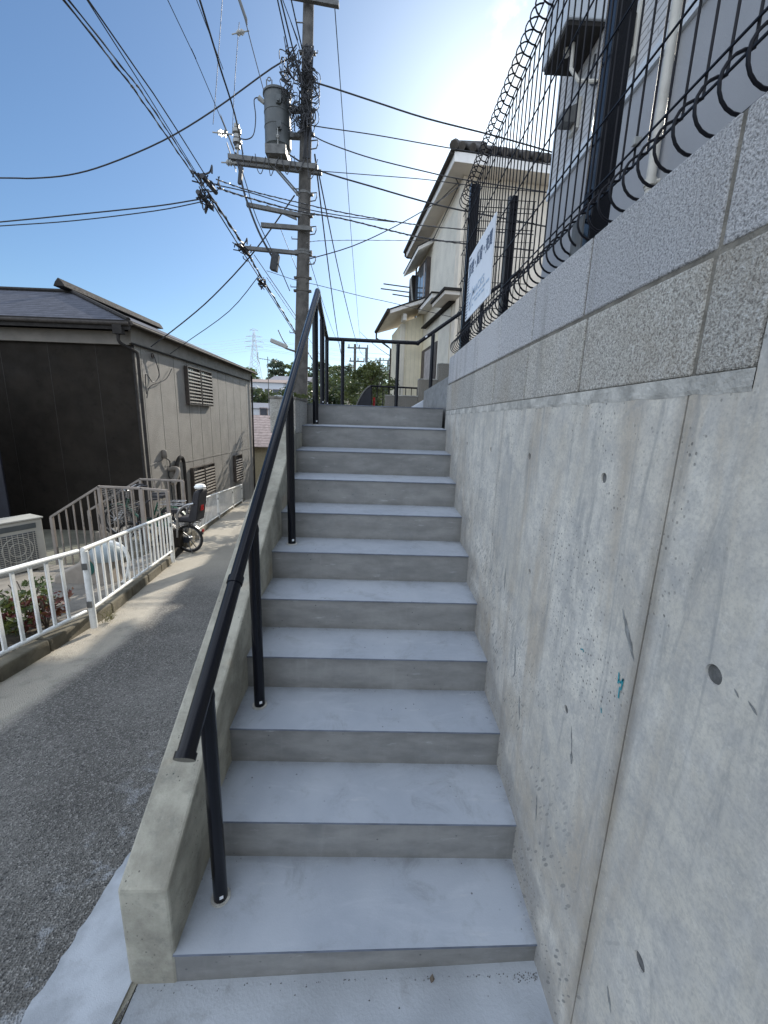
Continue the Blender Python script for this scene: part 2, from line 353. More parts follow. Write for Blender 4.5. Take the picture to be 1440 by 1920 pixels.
M = dict(
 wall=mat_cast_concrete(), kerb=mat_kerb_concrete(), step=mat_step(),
 block_up=mat_block('granite_block_grey', (.52,.52,.53), (.76,.76,.77), .10),
 block_lo=mat_block('granite_block_warm', (.48,.455,.41), (.70,.675,.61), .36),
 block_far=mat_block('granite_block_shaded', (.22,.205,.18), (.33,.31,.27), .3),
 mortar=simple('mortar', (.20,.185,.155), .9, var=.3, scale=20, bump=.6, bscale=120),
 mortar_pale=simple('pale_mortar', (.50,.485,.44), .9, var=.3, scale=14, bump=.6, bscale=70, dirt=((.28,.27,.25), .7)),
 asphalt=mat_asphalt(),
 pale=simple('pale_new_concrete', (.45,.475,.50), .9, var=.2, scale=7, bump=.15, bscale=260, dirt=((.34,.35,.36), .5)),
 landing=simple('trowelled_concrete', (.385,.41,.435), .75, var=.14, scale=3, bump=.25, bscale=110, dirt=((.22,.22,.22), .55)),
 navy=simple('black_powder_coat', (.004,.0045,.008), .2, var=.05, scale=2, spec=.3),
 black=simple('black_wire_coating', (.006,.006,.010), .5, var=.1, scale=4, spec=.25),
 steel=simple('galvanised_steel', (.135,.135,.13), .6, .3, .2, 9, dirt=((.2,.19,.17), .4)),
 pole=simple('pole_concrete', (.092,.086,.078), .85, var=.35, scale=5, bump=.3, bscale=80, dirt=((.17,.155,.14), .5)),
 cable=simple('cable_rubber', (.025,.026,.03), .55, var=.3),
 cable_pale=simple('pale_conductor', (.30,.30,.30), .4, .4, .2),
 trafo=simple('transformer_grey', (.078,.088,.09), .5, var=.1, scale=3, dirt=((.18,.17,.15), .35)),
 porcelain=simple('white_porcelain', (.36,.36,.34), .3, var=.1),
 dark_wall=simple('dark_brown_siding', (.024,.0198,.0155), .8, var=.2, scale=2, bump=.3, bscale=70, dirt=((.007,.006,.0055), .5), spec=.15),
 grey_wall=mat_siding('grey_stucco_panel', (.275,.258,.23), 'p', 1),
 trim_brown=simple('taupe_trim', (.19,.17,.145), .65, var=.12, scale=3),
 trim_dark=simple('dark_bronze_metal', (.035,.032,.03), .8, 0, .2, 8, spec=.15),
 roof_dark=mat_tile('slate_roof', (.085,.088,.105), .10),
 joint_dark=simple('front_panel_joint', (.034,.029,.024), .9, var=.1),
 step_edge=simple('step_nosing_edge', (.12,.138,.175), .6, var=.25, scale=12),
 joint=simple('panel_joint', (.085,.08,.07), .9, var=.2),
 grille=simple('brown_grille_metal', (.075,.062,.052), .5, .2, .2, 8),
 grille_pale=simple('pale_grille_slats', (.46,.42,.37), .5, .3, .15, 8),
 glass=mat_glass('window_glass', (.05,.06,.07)),
 curtain=simple('window_curtain', (.40,.37,.36), .9, var=.2, scale=7),
 white=simple('white_painted_metal', (.86,.86,.82), .4, var=.08, scale=9, dirt=((.55,.52,.46), .3)),
 beige=simple('beige_painted_rail', (.27,.235,.205), .5, var=.12, scale=6),
 cream_v=mat_siding('cream_vertical_siding', (.82,.75,.57), 'v', .16),
 cream_w=mat_siding('pale_grey_vertical_siding', (.74,.70,.60), 'v', .09),
 cream=simple('cream_stucco', (.76,.69,.58), .8, var=.08, scale=3, bump=.3, bscale=60),
 soffit=simple('cream_soffit_board', (.72,.67,.60), .75, var=.06, scale=3),
 fascia=simple('white_fascia', (.80,.78,.74), .6, var=.08, scale=3),
 kawara=simple('weathered_clay_tile', (.085,.075,.065), .75, var=.35, scale=6, bump=.5, bscale=30),
 gutter=simple('brown_gutter', (.055,.048,.042), .75, var=.2, spec=.2),
 door=simple('dark_door_wood', (.07,.055,.048), .6, var=.3, scale=4),
 grey_low=simple('grey_lower_panel', (.36,.365,.38), .7, var=.05, scale=3, bump=.25, bscale=160),
 grey_brick=mat_siding('grey_stone_siding', (.55,.55,.56), 'b', .042),
 plinth=simple('plinth_render', (.58,.61,.65), .8, var=.06, scale=3),
 trim_white=simple('white_drip_trim', (.62,.66,.70), .5, var=.05),
 pvc=simple('ivory_pvc', (.60,.57,.50), .45, var=.08, scale=9, dirt=((.4,.36,.3), .4)),
 sign=simple('white_sign_board', (.80,.81,.83), .35, var=.03),
 ink=simple('grey_blue_ink', (.09,.125,.20), .5, var=.1),
 ink_pale=simple('pale_blue_ink', (.42,.52,.64), .5, var=.1),
 teal=simple('teal_paint_mark', (.03,.30,.36), .7, var=.3, scale=60),
 smear=simple('grout_smear', (.27,.275,.265), .9, var=.35, scale=50, bump=.4, bscale=150),
 hole=simple('grout_plug', (.13,.13,.125), .9, var=.3, scale=40, bump=.5, bscale=120),
 soil=simple('garden_soil', (.09,.075,.055), .95, var=.35, scale=9, bump=.8, bscale=40),
 yard=simple('yard_paving', (.21,.19,.16), .9, var=.2, scale=4, bump=.4, bscale=60, dirt=((.14,.13,.11), .6)),
 kerbstone=simple('mossy_kerbstone', (.15,.135,.10), .9, var=.3, scale=5, bump=.7, bscale=50, dirt=((.09,.085,.055), .7)),
 tyre=simple('bicycle_tyre', (.02,.02,.02), .8, var=.2), bike=simple('dark_bicycle_paint', (.02,.022,.028), .3, var=.2),
 bike_green=simple('green_bicycle_paint', (.02,.10,.06), .3, var=.2), chrome=simple('bright_steel', (.42,.42,.42), .35, .8, .1), wire=simple('basket_wire', (.10,.10,.10), .6, .2, .1),
 seat=simple('black_seat_plastic', (.025,.025,.03), .55, var=.2), red=simple('red_reflector', (.35,.02,.02), .3, var=.2),
 ac=simple('ac_ivory', (.40,.385,.335), .5, var=.06, dirt=((.35,.32,.27), .3)), ac_dark=simple('ac_fan_shadow', (.10,.105,.11), .6, var=.2),
 bin=simple('beige_plastic', (.30,.26,.215), .6, var=.1), lid=simple('pale_blue_plastic', (.25,.29,.30), .5, var=.08), green=simple('dark_green_badge', (.015,.09,.075), .5, var=.1),
 bark=simple('bark', (.10,.08,.06), .95, var=.3, scale=12, bump=.8, bscale=30),
 leaf=mat_leaf('garden_leaf', (.07,.11,.035), (.17,.21,.075)), leaf_dark=mat_leaf('evergreen_leaf', (.02,.035,.018), (.045,.07,.03)),
 leaf_yel=mat_leaf('yellow_green_leaf', (.035,.055,.016), (.11,.13,.035)), leaf_red=mat_leaf('red_leaf', (.09,.012,.015), (.16,.03,.03)),
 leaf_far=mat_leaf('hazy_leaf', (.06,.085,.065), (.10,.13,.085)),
 far_white=simple('far_white_wall', (.55,.57,.60), .8, var=.06), far_roof=simple('far_grey_roof', (.16,.165,.19), .7, var=.2),
 far_pink=mat_tile('pinkish_shingle_roof', (.42,.33,.29), .16), far_cream=simple('far_ochre_wall', (.40,.34,.22), .8, var=.1),
 far_window=simple('far_window', (.06,.065,.08), .3, var=.2), far_brown=simple('far_brown_roof', (.26,.20,.17), .7, var=.2),
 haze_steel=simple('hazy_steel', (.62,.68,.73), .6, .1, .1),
 grass=simple('dry_grass', (.17,.16,.06), .9, var=.3, scale=30),
 ground=simple('hillside_ground', (.12,.115,.085), .95, var=.3, scale=.8, bump=.6, bscale=6),
 panel_navy=simple('dark_navy_panel', (.010,.011,.018), .5, var=.2),
)
# ------------------------------------------------------------------ levels
W2 = .574; TR = .25896; RI = .17581; Y0 = .97465; SLOPE = .0435  # many coordinates below were unprojected offline from image pixels and typed in
def zr(y, k=.115): return .05 - k*(y - .95)
def struct(o): o['kind'] = 'structure'; return o

# ground to the horizon
prof = [(-40, 3.6), (-5, .64), (0, .06), (10, -1.1), (25, -2.9), (45, -5), (70, 3.2), (95, 7.5), (160, 13), (260, 22), (600, 24), (1500, 24)]
def terr(y):
    for (a, za), (b, zb) in zip(prof, prof[1:]):
        if y <= b: return za + (zb-za)*(y-a)/(b-a)
    return prof[-1][1]
m = MB(); ys = sorted(set([p[0] for p in prof] + list(range(-38, 100, 4)) + [120, 140, 200, 230, 350, 450]))
N_ = 40; rows = []
for y in ys:
    w = max(60, abs(y)*1.4)
    rows.append([(-w + 2*w*i/N_, y, terr(y) - .12 + (math.sin(i*1.7+y*.05)*1.2 if y > 60 else 0)) for i in range(N_+1)])
m.v = [p for r in rows for p in r]
for j in range(len(rows)-1):
    for i in range(N_): m.f.append((j*(N_+1)+i, j*(N_+1)+i+1, (j+1)*(N_+1)+i+1, (j+1)*(N_+1)+i)); m.m.append(0)
struct(m.build('ground', M['ground'], smooth=True))

# road: left edge follows the kerb, right edge the stair wall
LE = [(-2.60,-6), (-2.65,2.0), (-2.68,2.7), (-2.70,3.2), (-2.77,4.13), (-3.27,6.46), (-3.62,7.8), (-4.25,10.4), (-5.0,14), (-5.9,18.5), (-7.2,25), (-9,34)]
def lex(y):
    for (xa, ya), (xb, yb) in zip(LE, LE[1:]):
        if y <= yb: return xa + (xb-xa)*(y-ya)/(yb-ya)
    return LE[-1][0]
m = MB(); yy = [-6 + .5*i for i in range(81)]; n = 6
for y in yy:
    x0 = lex(y) - .02; x1 = -.70 if y < 6 else -.70 - (y-6)*.11
    for i in range(n+1): m.v.append((x0 + (x1-x0)*i/n, y, zr(y)))
for j in range(len(yy)-1):
    for i in range(n): m.f.append((j*(n+1)+i, j*(n+1)+i+1, (j+1)*(n+1)+i+1, (j+1)*(n+1)+i)); m.m.append(0)
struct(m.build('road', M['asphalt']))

# pale concrete strip beside the stair wall, ragged on the road side
m = MB(); rnd = random.Random(3); k = 300; pts = []
for i in range(k+1):
    y = -4 + 8*i/k; pts.append((-.982 + .003*math.sin(y*5) + rnd.uniform(-.006, .006), y))
for i in range(k):
    (xa, ya), (xb, yb) = pts[i], pts[i+1]
    m.quad((xa, ya, zr(ya)+.004), (-.715, ya, zr(ya)+.010), (-.715, yb, zr(yb)+.010), (xb, yb, zr(yb)+.004))
struct(m.build('gutter_strip', M['pale']))
# landing at the foot of the stairs
def zl(x, y): return .044 + .038*(x+.72) - .06*(y-.95)
m = MB()
for i in range(8):
    ya = -5 + 6.0*i/8; yb = -5 + 6.0*(i+1)/8
    m.quad((-.697, ya, zl(-.697, ya)+.004), (.60, ya, zl(.6, ya)+.004), (.60, yb, zl(.6, yb)+.004), (-.697, yb, zl(-.697, yb)+.004))
struct(m.build('pavement', M['landing']))
m = MB()
for i in range(8):
    ya = -5 + 5.95*i/8; yb = -5 + 5.95*(i+1)/8
    m.quad((-.722, ya, zl(-.72, ya)+.013 if ya > -.5 else zr(ya)+.013), (-.699, ya, zl(-.7, ya)+.007), (-.699, yb, zl(-.7, yb)+.007), (-.722, yb, zl(-.72, yb)+.013 if yb > -.5 else zr(yb)+.013))
struct(m.build('pavement_joint', M['kerb']))

# ------------------------------------------------------------------ stairs
t = thing('concrete_staircase', (0, .97, 0), 'straight flight of eleven grey coated concrete steps climbing between the two walls', 'staircase')
for k in range(1, 12):
    yf = Y0 + (k-1)*TR; z = RI*k
    if k == 1: yf = .9659
    yb = Y0 + k*TR + .05 if k < 11 else 5.62
    zf = RI*(k-1) - .06 if k > 1 else -.3
    zt = lambda y: z + SLOPE*(y-yf) if k < 11 else z + .03*(y-yf)
    sk = .012 if k == 1 else -.004
    P = [(-W2-.004, yf-.007-sk, zf), (-W2-.004, yf-.004-sk, z-.0065), (-W2-.004, yf-.011-sk, z-.0055), (-W2-.004, yf-.009-sk, z), (-W2-.004, yb, zt(yb)), (-W2-.004, yb, zf)]
    Q = [(W2+.004, yf-.007+sk, zf), (W2+.004, yf-.004+sk, z-.0065), (W2+.004, yf-.011+sk, z-.0055), (W2+.004, yf-.009+sk, z), (W2+.004, yb, zt(yb)), (W2+.004, yb, zf)]
    m = MB()
    fs = [(0,1,2,3,4,5)[::-1], (6,7,8,9,10,11)] + [(i, (i+1) % 6, 6+(i+1) % 6, 6+i) for i in range(6)]
    m.add(P + Q, fs); m.m[4] = 1
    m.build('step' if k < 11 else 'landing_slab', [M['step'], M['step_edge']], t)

# side wall on the road side of the stairs
t = thing('stair_side_wall', (-.646, .95, 0), 'low sloping bare concrete wall between the grey stairs and the asphalt road', 'side wall')
def kz(y): return .432 + (y-.946)*.6225
m = MB(); xo, xi = -.722, -.5735
m.prism([(xo, .946, -.5), (xo, .946, kz(.946)), (xo, 3.06, kz(3.06)), (xo, 3.06, -.5)], (xi-xo, 0, 0))
m.build('wall_body', M['kerb'], t, bevel=.009, seg=2)
m = MB(); m.box(xo, xi, 3.062, 7.0, -2.0, 1.70)
m.build('rear_wall', M['kerb'], t)
t = thing('end_block', (-.65, 3.1, 1.70), 'grey split faced block standing at the upper end of the sloping stair wall', 'block wall')
m = MB(); m.box(-.757, -.572, 3.045, 3.56, 1.702, 1.945); m.build('block', M['block_lo'], t, bevel=.006)
m = MB(); m.box(-.762, -.568, 3.04, 3.58, 1.9455, 1.960); m.build('mortar_cap', M['mortar'], t)

# ------------------------------------------------------------------ right retaining wall
t = thing('retaining_wall', (.73, 1.2, 0), 'tall bare cast concrete retaining wall along the right side of the stairs', 'retaining wall')
def panel(y0, y1, z1, nm='wall_panel'):
    m = MB(); m.box(W2, 1.1, y0, y1, -1.0, z1); return m.build(nm, M['wall'], t, bevel=.006)
m = MB(); m.prism([(W2, -5, -1), (W2, -5, 2.096), (W2, .629, 2.096), (W2, .629, 1.876), (W2, .755, 1.876), (W2, .755, -1)], (.5, 0, 0)); w0 = m.build('wall_panel', M['wall'], t)
wp = panel(.7595, 3.38, 1.876)
HOLES = [(.99,1.69,.013), (1.49,1.70,.013), (2.0,1.69,.013), (2.52,1.69,.012), (.585,1.42,.0165), (.60,.75,.016), (1.005,1.02,.012), (1.37,1.30,.009), (1.85,1.30,.010), (1.9,.95,.010)]
def drill(o, holes):
    # form tie cones: real recesses cut into the panel
    cm = MB(); L = o.parent.location
    for y, z, r in holes: cm.tube([(W2-.01, y, z), (W2+.016, y, z)], r*1.12, 20, True, r*.86)
    c = cm.build('cutter', M['hole']); b = o.modifiers.new('b', 'BOOLEAN'); b.object = c; b.operation = 'DIFFERENCE'; b.solver = 'EXACT'
    bv = o.modifiers.get('bevel')
    if bv: o.modifiers.remove(bv)
    bpy.context.view_layer.update()
    me = bpy.data.meshes.new_from_object(o.evaluated_get(bpy.context.evaluated_depsgraph_get()))
    o.modifiers.clear(); old = o.data; me.name = old.name; o.data = me
    bpy.data.objects.remove(c)
drill(wp, [h for h in HOLES if h[0] > .76]); drill(w0, [h for h in HOLES if h[0] < .76])
m = MB(); m.box(.60, 1.0, .75, .765, -1.0, 1.87); m.build('joint_filler', M['mortar'], t)
for y, z, r in HOLES:
    m = MB(); prof_ = []
    m.cyl((W2+.0045, y, z), (W2+.018, y, z), r*.97, 18)
    m.build('tie_hole', M['hole'], t)
m = MB()
def mark(pts, w):
    for (ya, za), (yb, zb) in zip(pts, pts[1:]):
        d = Vector((0, yb-ya, zb-za)); nn = Vector((0, -d.z, d.y)).normalized()*w; a = Vector((W2-.002, ya, za)); b = Vector((W2-.002, yb, zb))
        m.quad(a-nn, a+nn, b+nn, b-nn)
mark([(.809, 1.272), (.806, 1.256), (.798, 1.252), (.791, 1.268), (.793, 1.238)], .0022); mark([(.806, 1.256), (.806, 1.246)], .0022)
mark([(.7985, 1.242), (.7965, 1.215)], .0020)
mark([(.975, 1.2305), (.963, 1.236), (.958, 1.231)], .0018); mark([(.85, 1.148), (.846, 1.136)], .0018)
m.build('paint_mark', M['teal'], t)
def smear(pts, w, n=9, seed=1):
    # trowelled grout smears and drips on the wall face, a millimetre proud
    rr = random.Random(seed); m = MB(); (ya, za), (yb, zb) = pts; d = Vector((0, yb-ya, zb-za)); nn = Vector((0, -d.z, d.y)).normalized()
    L1 = []; L2 = []
    for i in range(n+1):
        f = i/n; q = Vector((W2-.0008, ya, za)) + d*f; h = w*math.sin(math.pi*min(.97, max(.03, f)))**.7
        L1.append(q + nn*h*rr.uniform(.6, 1.1)); L2.append(q - nn*h*rr.uniform(.6, 1.1))
    m.poly(L1 + L2[::-1]); m.build('grout_smear', M['smear'], t)
smear([(.836, 1.415), (.770, 1.325)], .008, 12, 3); smear([(.945, .935), (.937, .900)], .008, 8, 4); smear([(.965, 1.0), (.943, .930)], .0035, 8, 9)
smear([(1.33, .82), (1.305, .735)], .008, 10, 5); smear([(1.42, .97), (1.395, .86)], .008, 10, 6); smear([(1.10, .62), (1.085, .53)], .006, 9, 7)
smear([(.545, 1.423), (.535, 1.414)], .0025, 5, 11); smear([(.520, 1.420), (.503, 1.409)], .003, 5, 12); smear([(1.62, 1.22), (1.61, 1.13)], .007, 8, 13); smear([(.665, .56), (.640, .52)], .006, 8, 14); smear([(.60, .52), (.59, .47)], .007, 8, 15)

def blocks(name, y0, joints, y1, z0, z1, x, mat_, label, proud):
    t = thing(name, (x+.1, (y0+y1)/2, z0), label, 'block wall')
    m = MB(); js = [y0] + joints + [y1]; rn = random.Random(len(joints)+int(z0*10))
    for a, b in zip(js, js[1:]):
        m.box(x + rn.uniform(-.001, .001), x+.15, a+.005, b-.005, z0+.0025, z1-.0025)
    m.build('block_course', mat_, t, bevel=.0045, seg=2)
    m = MB(); m.box(x+.004, x+.14, y0+.006, y1-.006, z0-(.0085 if z0 > 2 else -.0005), z1-.0035); m.build('mortar_joint', M['mortar'], t)
    return t
blocks('block_wall', .631, [.757, 1.181, 1.612, 2.043, 2.458, 2.935, 3.15], 3.37, 1.905, 2.104, W2-.001, M['block_lo'], 'warm grey split faced block course laid directly on the concrete retaining wall', 0)
blocks('block_wall', -2.2, [-1.8, -1.38, -.95, -.52, -.1, .33, .754, 1.212, 1.60, 2.015, 2.44, 2.91, 3.16], 3.37, 2.110, 2.312, W2+.001, M['block_up'], 'cool grey split faced top block course carrying the black mesh fence', 0)
# mortar bed smeared below the blocks
tm = MB(); rnd = random.Random(9); k = 120
mz = [(.629 + 2.74*i/k, 1.8735 - .0015*math.sin(i*.9) - rnd.uniform(0, .003), .0012 + rnd.uniform(0, .0012)) for i in range(k+1)]
for (ya, za, pa), (yb, zb, pb) in zip(mz, mz[1:]):
    tm.add([(W2-.0004, ya, za), (W2-.0004, yb, zb), (W2-pb, yb, zb+.008), (W2-pa, ya, za+.008), (W2-pb, yb, 1.9065), (W2-pa, ya, 1.9065)], [(0,1,2,3), (3,2,4,5)])
tm.build('mortar_bed', M['mortar_pale'], t)

# upper plot behind the block wall
m = MB(); m.box(.72, 9, -6, 3.36, -1, 2.26); struct(m.build('upper_terrace', M['yard']))

# upper flight that turns right behind the block wall
t = thing('upper_staircase', (1.2, 4.6, 1.95), 'short upper flight of grey steps turning right behind the block wall', 'staircase')
for k in range(6):
    m = MB(); m.box(.62+.26*k, .62+.26*(k+1)+.03, 3.60, 5.42, 1.0, 2.04+.16*(k+1)); m.build('step', M['step'], t)
t = thing('upper_stair_kerb', (.9, 5.5, 1.95), 'pale rendered sloping kerb rising to the right beyond the landing', 'side wall')
m = MB(); m.prism([(.47, 5.44, 1.6), (.47, 5.44, 2.0), (1.5, 5.44, 2.62), (2.4, 5.44, 3.16), (2.4, 5.44, 1.6)], (0, .16, 0)); m.build('kerb_wall', M['plinth'], t, bevel=.006)
t = thing('stepped_block_wall', (.6, 6.05, 1.6), 'stepped grey block wall rising behind the landing under the cream house', 'block wall')
for x0, x1, z1 in [(.136, .604, 2.165), (.606, .872, 2.40), (.874, 1.4, 2.62), (1.402, 2.6, 2.85)]:
    m = MB(); m.box(x0, x1, 6.0, 6.16, 1.2, z1); m.build('block', M['block_far'], t, bevel=.006)
    m = MB(); m.box(x0-.003, x1-.004, 5.995, 6.165, z1+.0005, z1+.012); m.build('cap', M['mortar_pale'], t)
t = thing('garden_railing', (.2, 6.25, 2.1), 'low thin black railing on the block wall in front of the cream annex', 'railing')
m = MB(); m.tube([(-.08, 6.25, 2.31), (.62, 6.25, 2.30)], .014, 6); m.build('top_rail', M['black'], t)
m = MB()
for i in range(9): m.tube([(-.06+.084*i, 6.25, 1.95), (-.06+.084*i, 6.25, 2.305)], .006, 5)
m.build('bar_panel', M['black'], t)
t = thing('dark_gate_panel', (-.15, 6.4, 1.9), 'dark navy panel with a curved top edge standing beyond the landing', 'panel')
m = MB(); P = [(-.07, 6.4, 1.9), (-.07, 6.4, 2.32)]
for i in range(9):
    a = i/8; P.append((-.085 - .23*a, 6.4, 2.32 - .10*a - .27*a*a))
P.append((-.32, 6.4, 1.9)); m.prism(P, (0, .03, 0)); m.build('panel', M['panel_navy'], t)
m = MB(); m.tube([p for p in P[1:-1]], .012, 6); m.build('edge_trim', M['steel'], t)
m = MB(); m.cyl((-.02, 6.5, 1.8), (-.02, 6.5, 2.16), .018, 8); tag(m.build('red_post', M['red'], smooth=True), 'short red post beside the curved dark panel beyond the landing', 'post')

# ------------------------------------------------------------------ handrail
RT = .0250
def rz(y): return .898 + (y-.941)*.7185
t = thing('handrail', (-.485, 2.2, 1.0), 'long black tubular handrail climbing the stairs and framing the upper landing', 'handrail')
A0 = (-.487, .945, rz(.945)); A1 = (-.487, 3.60, rz(3.60)); B0 = (-.628, 5.5, 2.80); C0 = (.52, 5.5, 2.79); D0 = (1.75, 5.5, 3.67)
m = MB(); m.cyl(A0, (-.487, 1.40, rz(1.40)), RT, 20); m.build('rail_tube', M['navy'], t, smooth=True)
m = MB(); m.cyl((-.487, 1.395, rz(1.395)), A1, RT-.0015, 20); m.build('rail_tube', M['navy'], t, smooth=True)
m = MB(); m.cyl((-.487, 1.388, rz(1.388)), (-.487, 1.412, rz(1.412)), RT+.0035, 20); m.build('joint_sleeve', M['navy'], t, smooth=True)
d = Vector((0, 1, .7185)).normalized()
m = MB(); a = Vector(A0); m.cyl(a-d*.006, a+d*.012, RT+.0045, 20); m.build('end_cap', M['navy'], t, smooth=True)
m = MB(); m.tube(smoothline([A1, (-.495, 3.68, rz(3.64)-.01), (-.52, 4.0, rz(3.6)-.01), B0], 3), RT-.002, 16); m.build('rail_tube', M['navy'], t, smooth=True)
m = MB(); m.cyl(B0, C0, RT-.002, 16); m.build('rail_tube', M['navy'], t, smooth=True)
m = MB(); m.cyl(C0, D0, RT-.002, 16); m.build('rail_tube', M['navy'], t, smooth=True)
for p in (B0, C0):
    m = MB(); m.lathe((p[0], p[1], p[2]), [(0, -.029), (.015, -.026), (.024, -.016), (.027, 0), (.024, .016), (.015, .026), (0, .029)], 14); m.build('elbow', M['navy'], t, smooth=True)
m = MB(); m.obox((.62, 5.478, 2.868), (.012, 0, .0085), (0, .003, 0), (-.005, 0, .007)); m.build('label_sticker', M['sign'], t)
def post(x, y, z0, z1, sticker=True, r=.0235):
    m = MB(); m.cyl((x, y, z0), (x, y, z1-.03), r, 18)
    m.lathe((x, y, z1-.032), [(r+.0015, 0), (r+.0015, .012), (r-.002, .030), (r*.5, .040), (0, .042)], 18)
    o = m.build('post', M['navy'], t, smooth=True)
    m = MB(); m.cyl((x, y, z0-.004), (x, y, z0+.004), r+.009, 18); m.build('base_grout', M['mortar_pale'], t)
    if sticker:
        m = MB(); q = Vector((math.cos(R(-62)), math.sin(R(-62)), 0)); s = Vector((-q.y, q.x, 0)); c = Vector((x, y, z0+.028)) + q*(r+.0004)
        m.obox(c, s*.006, q*.0006, (0, 0, .006)); m.build('label_sticker', M['sign'], t)
post(-.486, 1.098, RI+.006, rz(1.098)-.01); post(-.485, 1.627, RI*3+.006, rz(1.627)-.01); post(-.484, 2.402, RI*6+.006, rz(2.402)-.01)
post(-.484, 3.44, RI*10+.006, rz(3.44)-.01)
post(-.545, 4.35, 1.955, 2.785); post(-.622, 5.42, 1.985, 2.78)
post(-.43, 5.5, 1.985, 2.785, False); post(.272, 5.5, 1.985, 2.78, False); post(.71, 5.5, 2.12, 2.91, False); post(1.3, 5.5, 2.5, 3.34, False)

# ------------------------------------------------------------------ mesh fence on the block wall
FX = .622
t = thing('mesh_fence', (.64, 1.5, 2.31), 'long black welded mesh fence with curled edges on top of the block wall', 'fence')
pitch = .055; ys_ = [-1.6 + pitch*i for i in range(int((3.36+1.6)/pitch)+1)]
m = MB(); w = .0029
for y in ys_: m.tube([(FX, y, 2.437), (FX, y, 3.331)], w, 5)
m.build('vertical_wires', M['black'], t, smooth=True)
m = MB()
for z in (2.475, 2.64, 2.84, 3.04, 3.22, 3.30): m.tube([(FX-.0055, -1.7, z), (FX-.0055, 3.39, z)], .0029, 5)
for x, z in ((FX-.004, 2.437), (FX-.001, 2.343), (FX-.004, 3.33), (FX-.001, 3.425)): m.tube([(x, -1.7, z), (x, 3.39, z)], .0031, 5)
m.build('horizontal_wires', M['black'], t, smooth=True)
def curl(sgn, zc):
    return [(FX-.002 - .047*math.sin(math.pi*i/10), zc - sgn*.047*(1-math.cos(math.pi*i/10))) for i in range(11)]
m = MB()
for y in ys_: m.tube([(x, y, z) for x, z in curl(1, 2.437)], .0032, 6)
m.build('bottom_curl', M['black'], t, smooth=True)
m = MB()
for y in ys_: m.tube([(x, y, z) for x, z in curl(-1, 3.331)], .0030, 6)
m.build('top_curl', M['black'], t, smooth=True)
for y in (-.6, 1.385, 3.26):
    m = MB(); m.box(.637, .690, y-.018, y+.030, 2.27, 3.44); m.box(.629, .638, y-.026, y+.038, 2.29, 3.445)
    m.build('post', M['navy'], t, bevel=.003)
    m = MB(); m.box(.626, .640, y-.012, y+.024, 2.47, 2.50); m.box(.626, .640, y-.012, y+.024, 3.20, 3.23); m.build('clamp', M['black'], t)
m = MB(); m.box(.606, .624, 1.128, 1.142, 2.475, 2.492); m.build('clip', M['porcelain'], t, bevel=.002)
m = MB(); m.box(.60, .71, 1.40, 1.41, 2.312, 2.34); m.box(.60, .605, 1.34, 1.41, 2.312, 2.42); m.build('base_bracket', M['steel'], t)
t = thing('return_fence', (.9, 3.38, 2.3), 'short black mesh fence panel turning away at the far end of the block wall', 'fence')
m = MB()
for i in range(10): m.tube([(.68+.05*i, 3.38, 2.33), (.68+.05*i, 3.38, 3.41)], .0029, 5)
m.build('vertical_wires', M['black'], t)
m = MB()
for z in (2.36, 2.5, 2.68, 2.86, 3.04, 3.22, 3.27, 3.33, 3.36, 3.41): m.tube([(.63, 3.375, z), (1.14, 3.375, z)], .0029, 5)
m.build('horizontal_wires', M['black'], t)
for x in (.705, .985):
    m = MB(); m.box(x-.02, x+.02, 3.385, 3.43, 2.2, 3.45); m.build('post', M['navy'], t, bevel=.003)
m = MB(); m.box(.945, .962, 3.392, 3.42, 2.2, 3.45); m.build('post_edge', M['steel'], t)

# ------------------------------------------------------------------ sign on the fence
t = thing('notice_sign', (.60, 2.67, 2.69), 'white sign board with grey blue Japanese lettering fixed to the mesh fence', 'sign')
SX = .598; sy0, sy1, sz0, sz1 = 2.365, 2.975, 2.488, 2.878
m = MB(); m.box(SX, SX+.006, sy0, sy1, sz0, sz1); m.build('board', M['sign'], t)
def text(s, size, ytop, z, mat_, nm, width=None):
    cu = bpy.data.curves.new(nm, 'FONT'); cu.body = s; cu.size = size; cu.extrude = .0004; cu.offset = size*.012
    o = bpy.data.objects.new(nm, cu); col.objects.link(o); bpy.context.view_layer.update()
    me = bpy.data.meshes.new_from_object(o.evaluated_get(bpy.context.evaluated_depsgraph_get()))
    col.objects.unlink(o); bpy.data.objects.remove(o); bpy.data.curves.remove(cu)
    xs = [v.co.x for v in me.vertices]
    sc = 1 if not width or not xs else width/(max(xs)-min(xs))
    L = t.location
    for v in me.vertices:
        x, y = v.co.x*sc, v.co.y
        v.co = Vector((SX-.0012 + v.co.z - L.x, ytop - x - L.y, z + y - L.z))
    me.materials.append(mat_); o = bpy.data.objects.new(nm, me); col.objects.link(o); o.parent = t
text('管理・賃貸・売買', .085, 2.952, 2.752, M['ink'], 'headline_lettering', .555)
text('MACKS', .062, 2.80, 2.600, M['ink_pale'], 'name_lettering', .28)
m = MB()
for z, y0_, y1_ in ((2.572, 2.40, 2.80), (2.549, 2.50, 2.73), (2.536, 2.76, 2.80)):
    n = int((y1_-y0_)/.016)
    for i in range(n):
        if i % 5 != 4: m.box(SX-.0016, SX-.0002, y0_+i*.016, y0_+i*.016+.0125, z, z+.011)
m.build('small_print', M['ink_pale'], t)
m = MB(); m.torus((SX-.001, 2.86, 2.60), (1,0,0), .032, .0035, 24, 4); m.torus((SX-.001, 2.86, 2.555), (1,0,0), .024, .003, 24, 4); m.box(SX-.0016, SX-.0002, 2.815, 2.818, 2.535, 2.66)
m.build('emblem', M['ink_pale'], t)
m = MB()
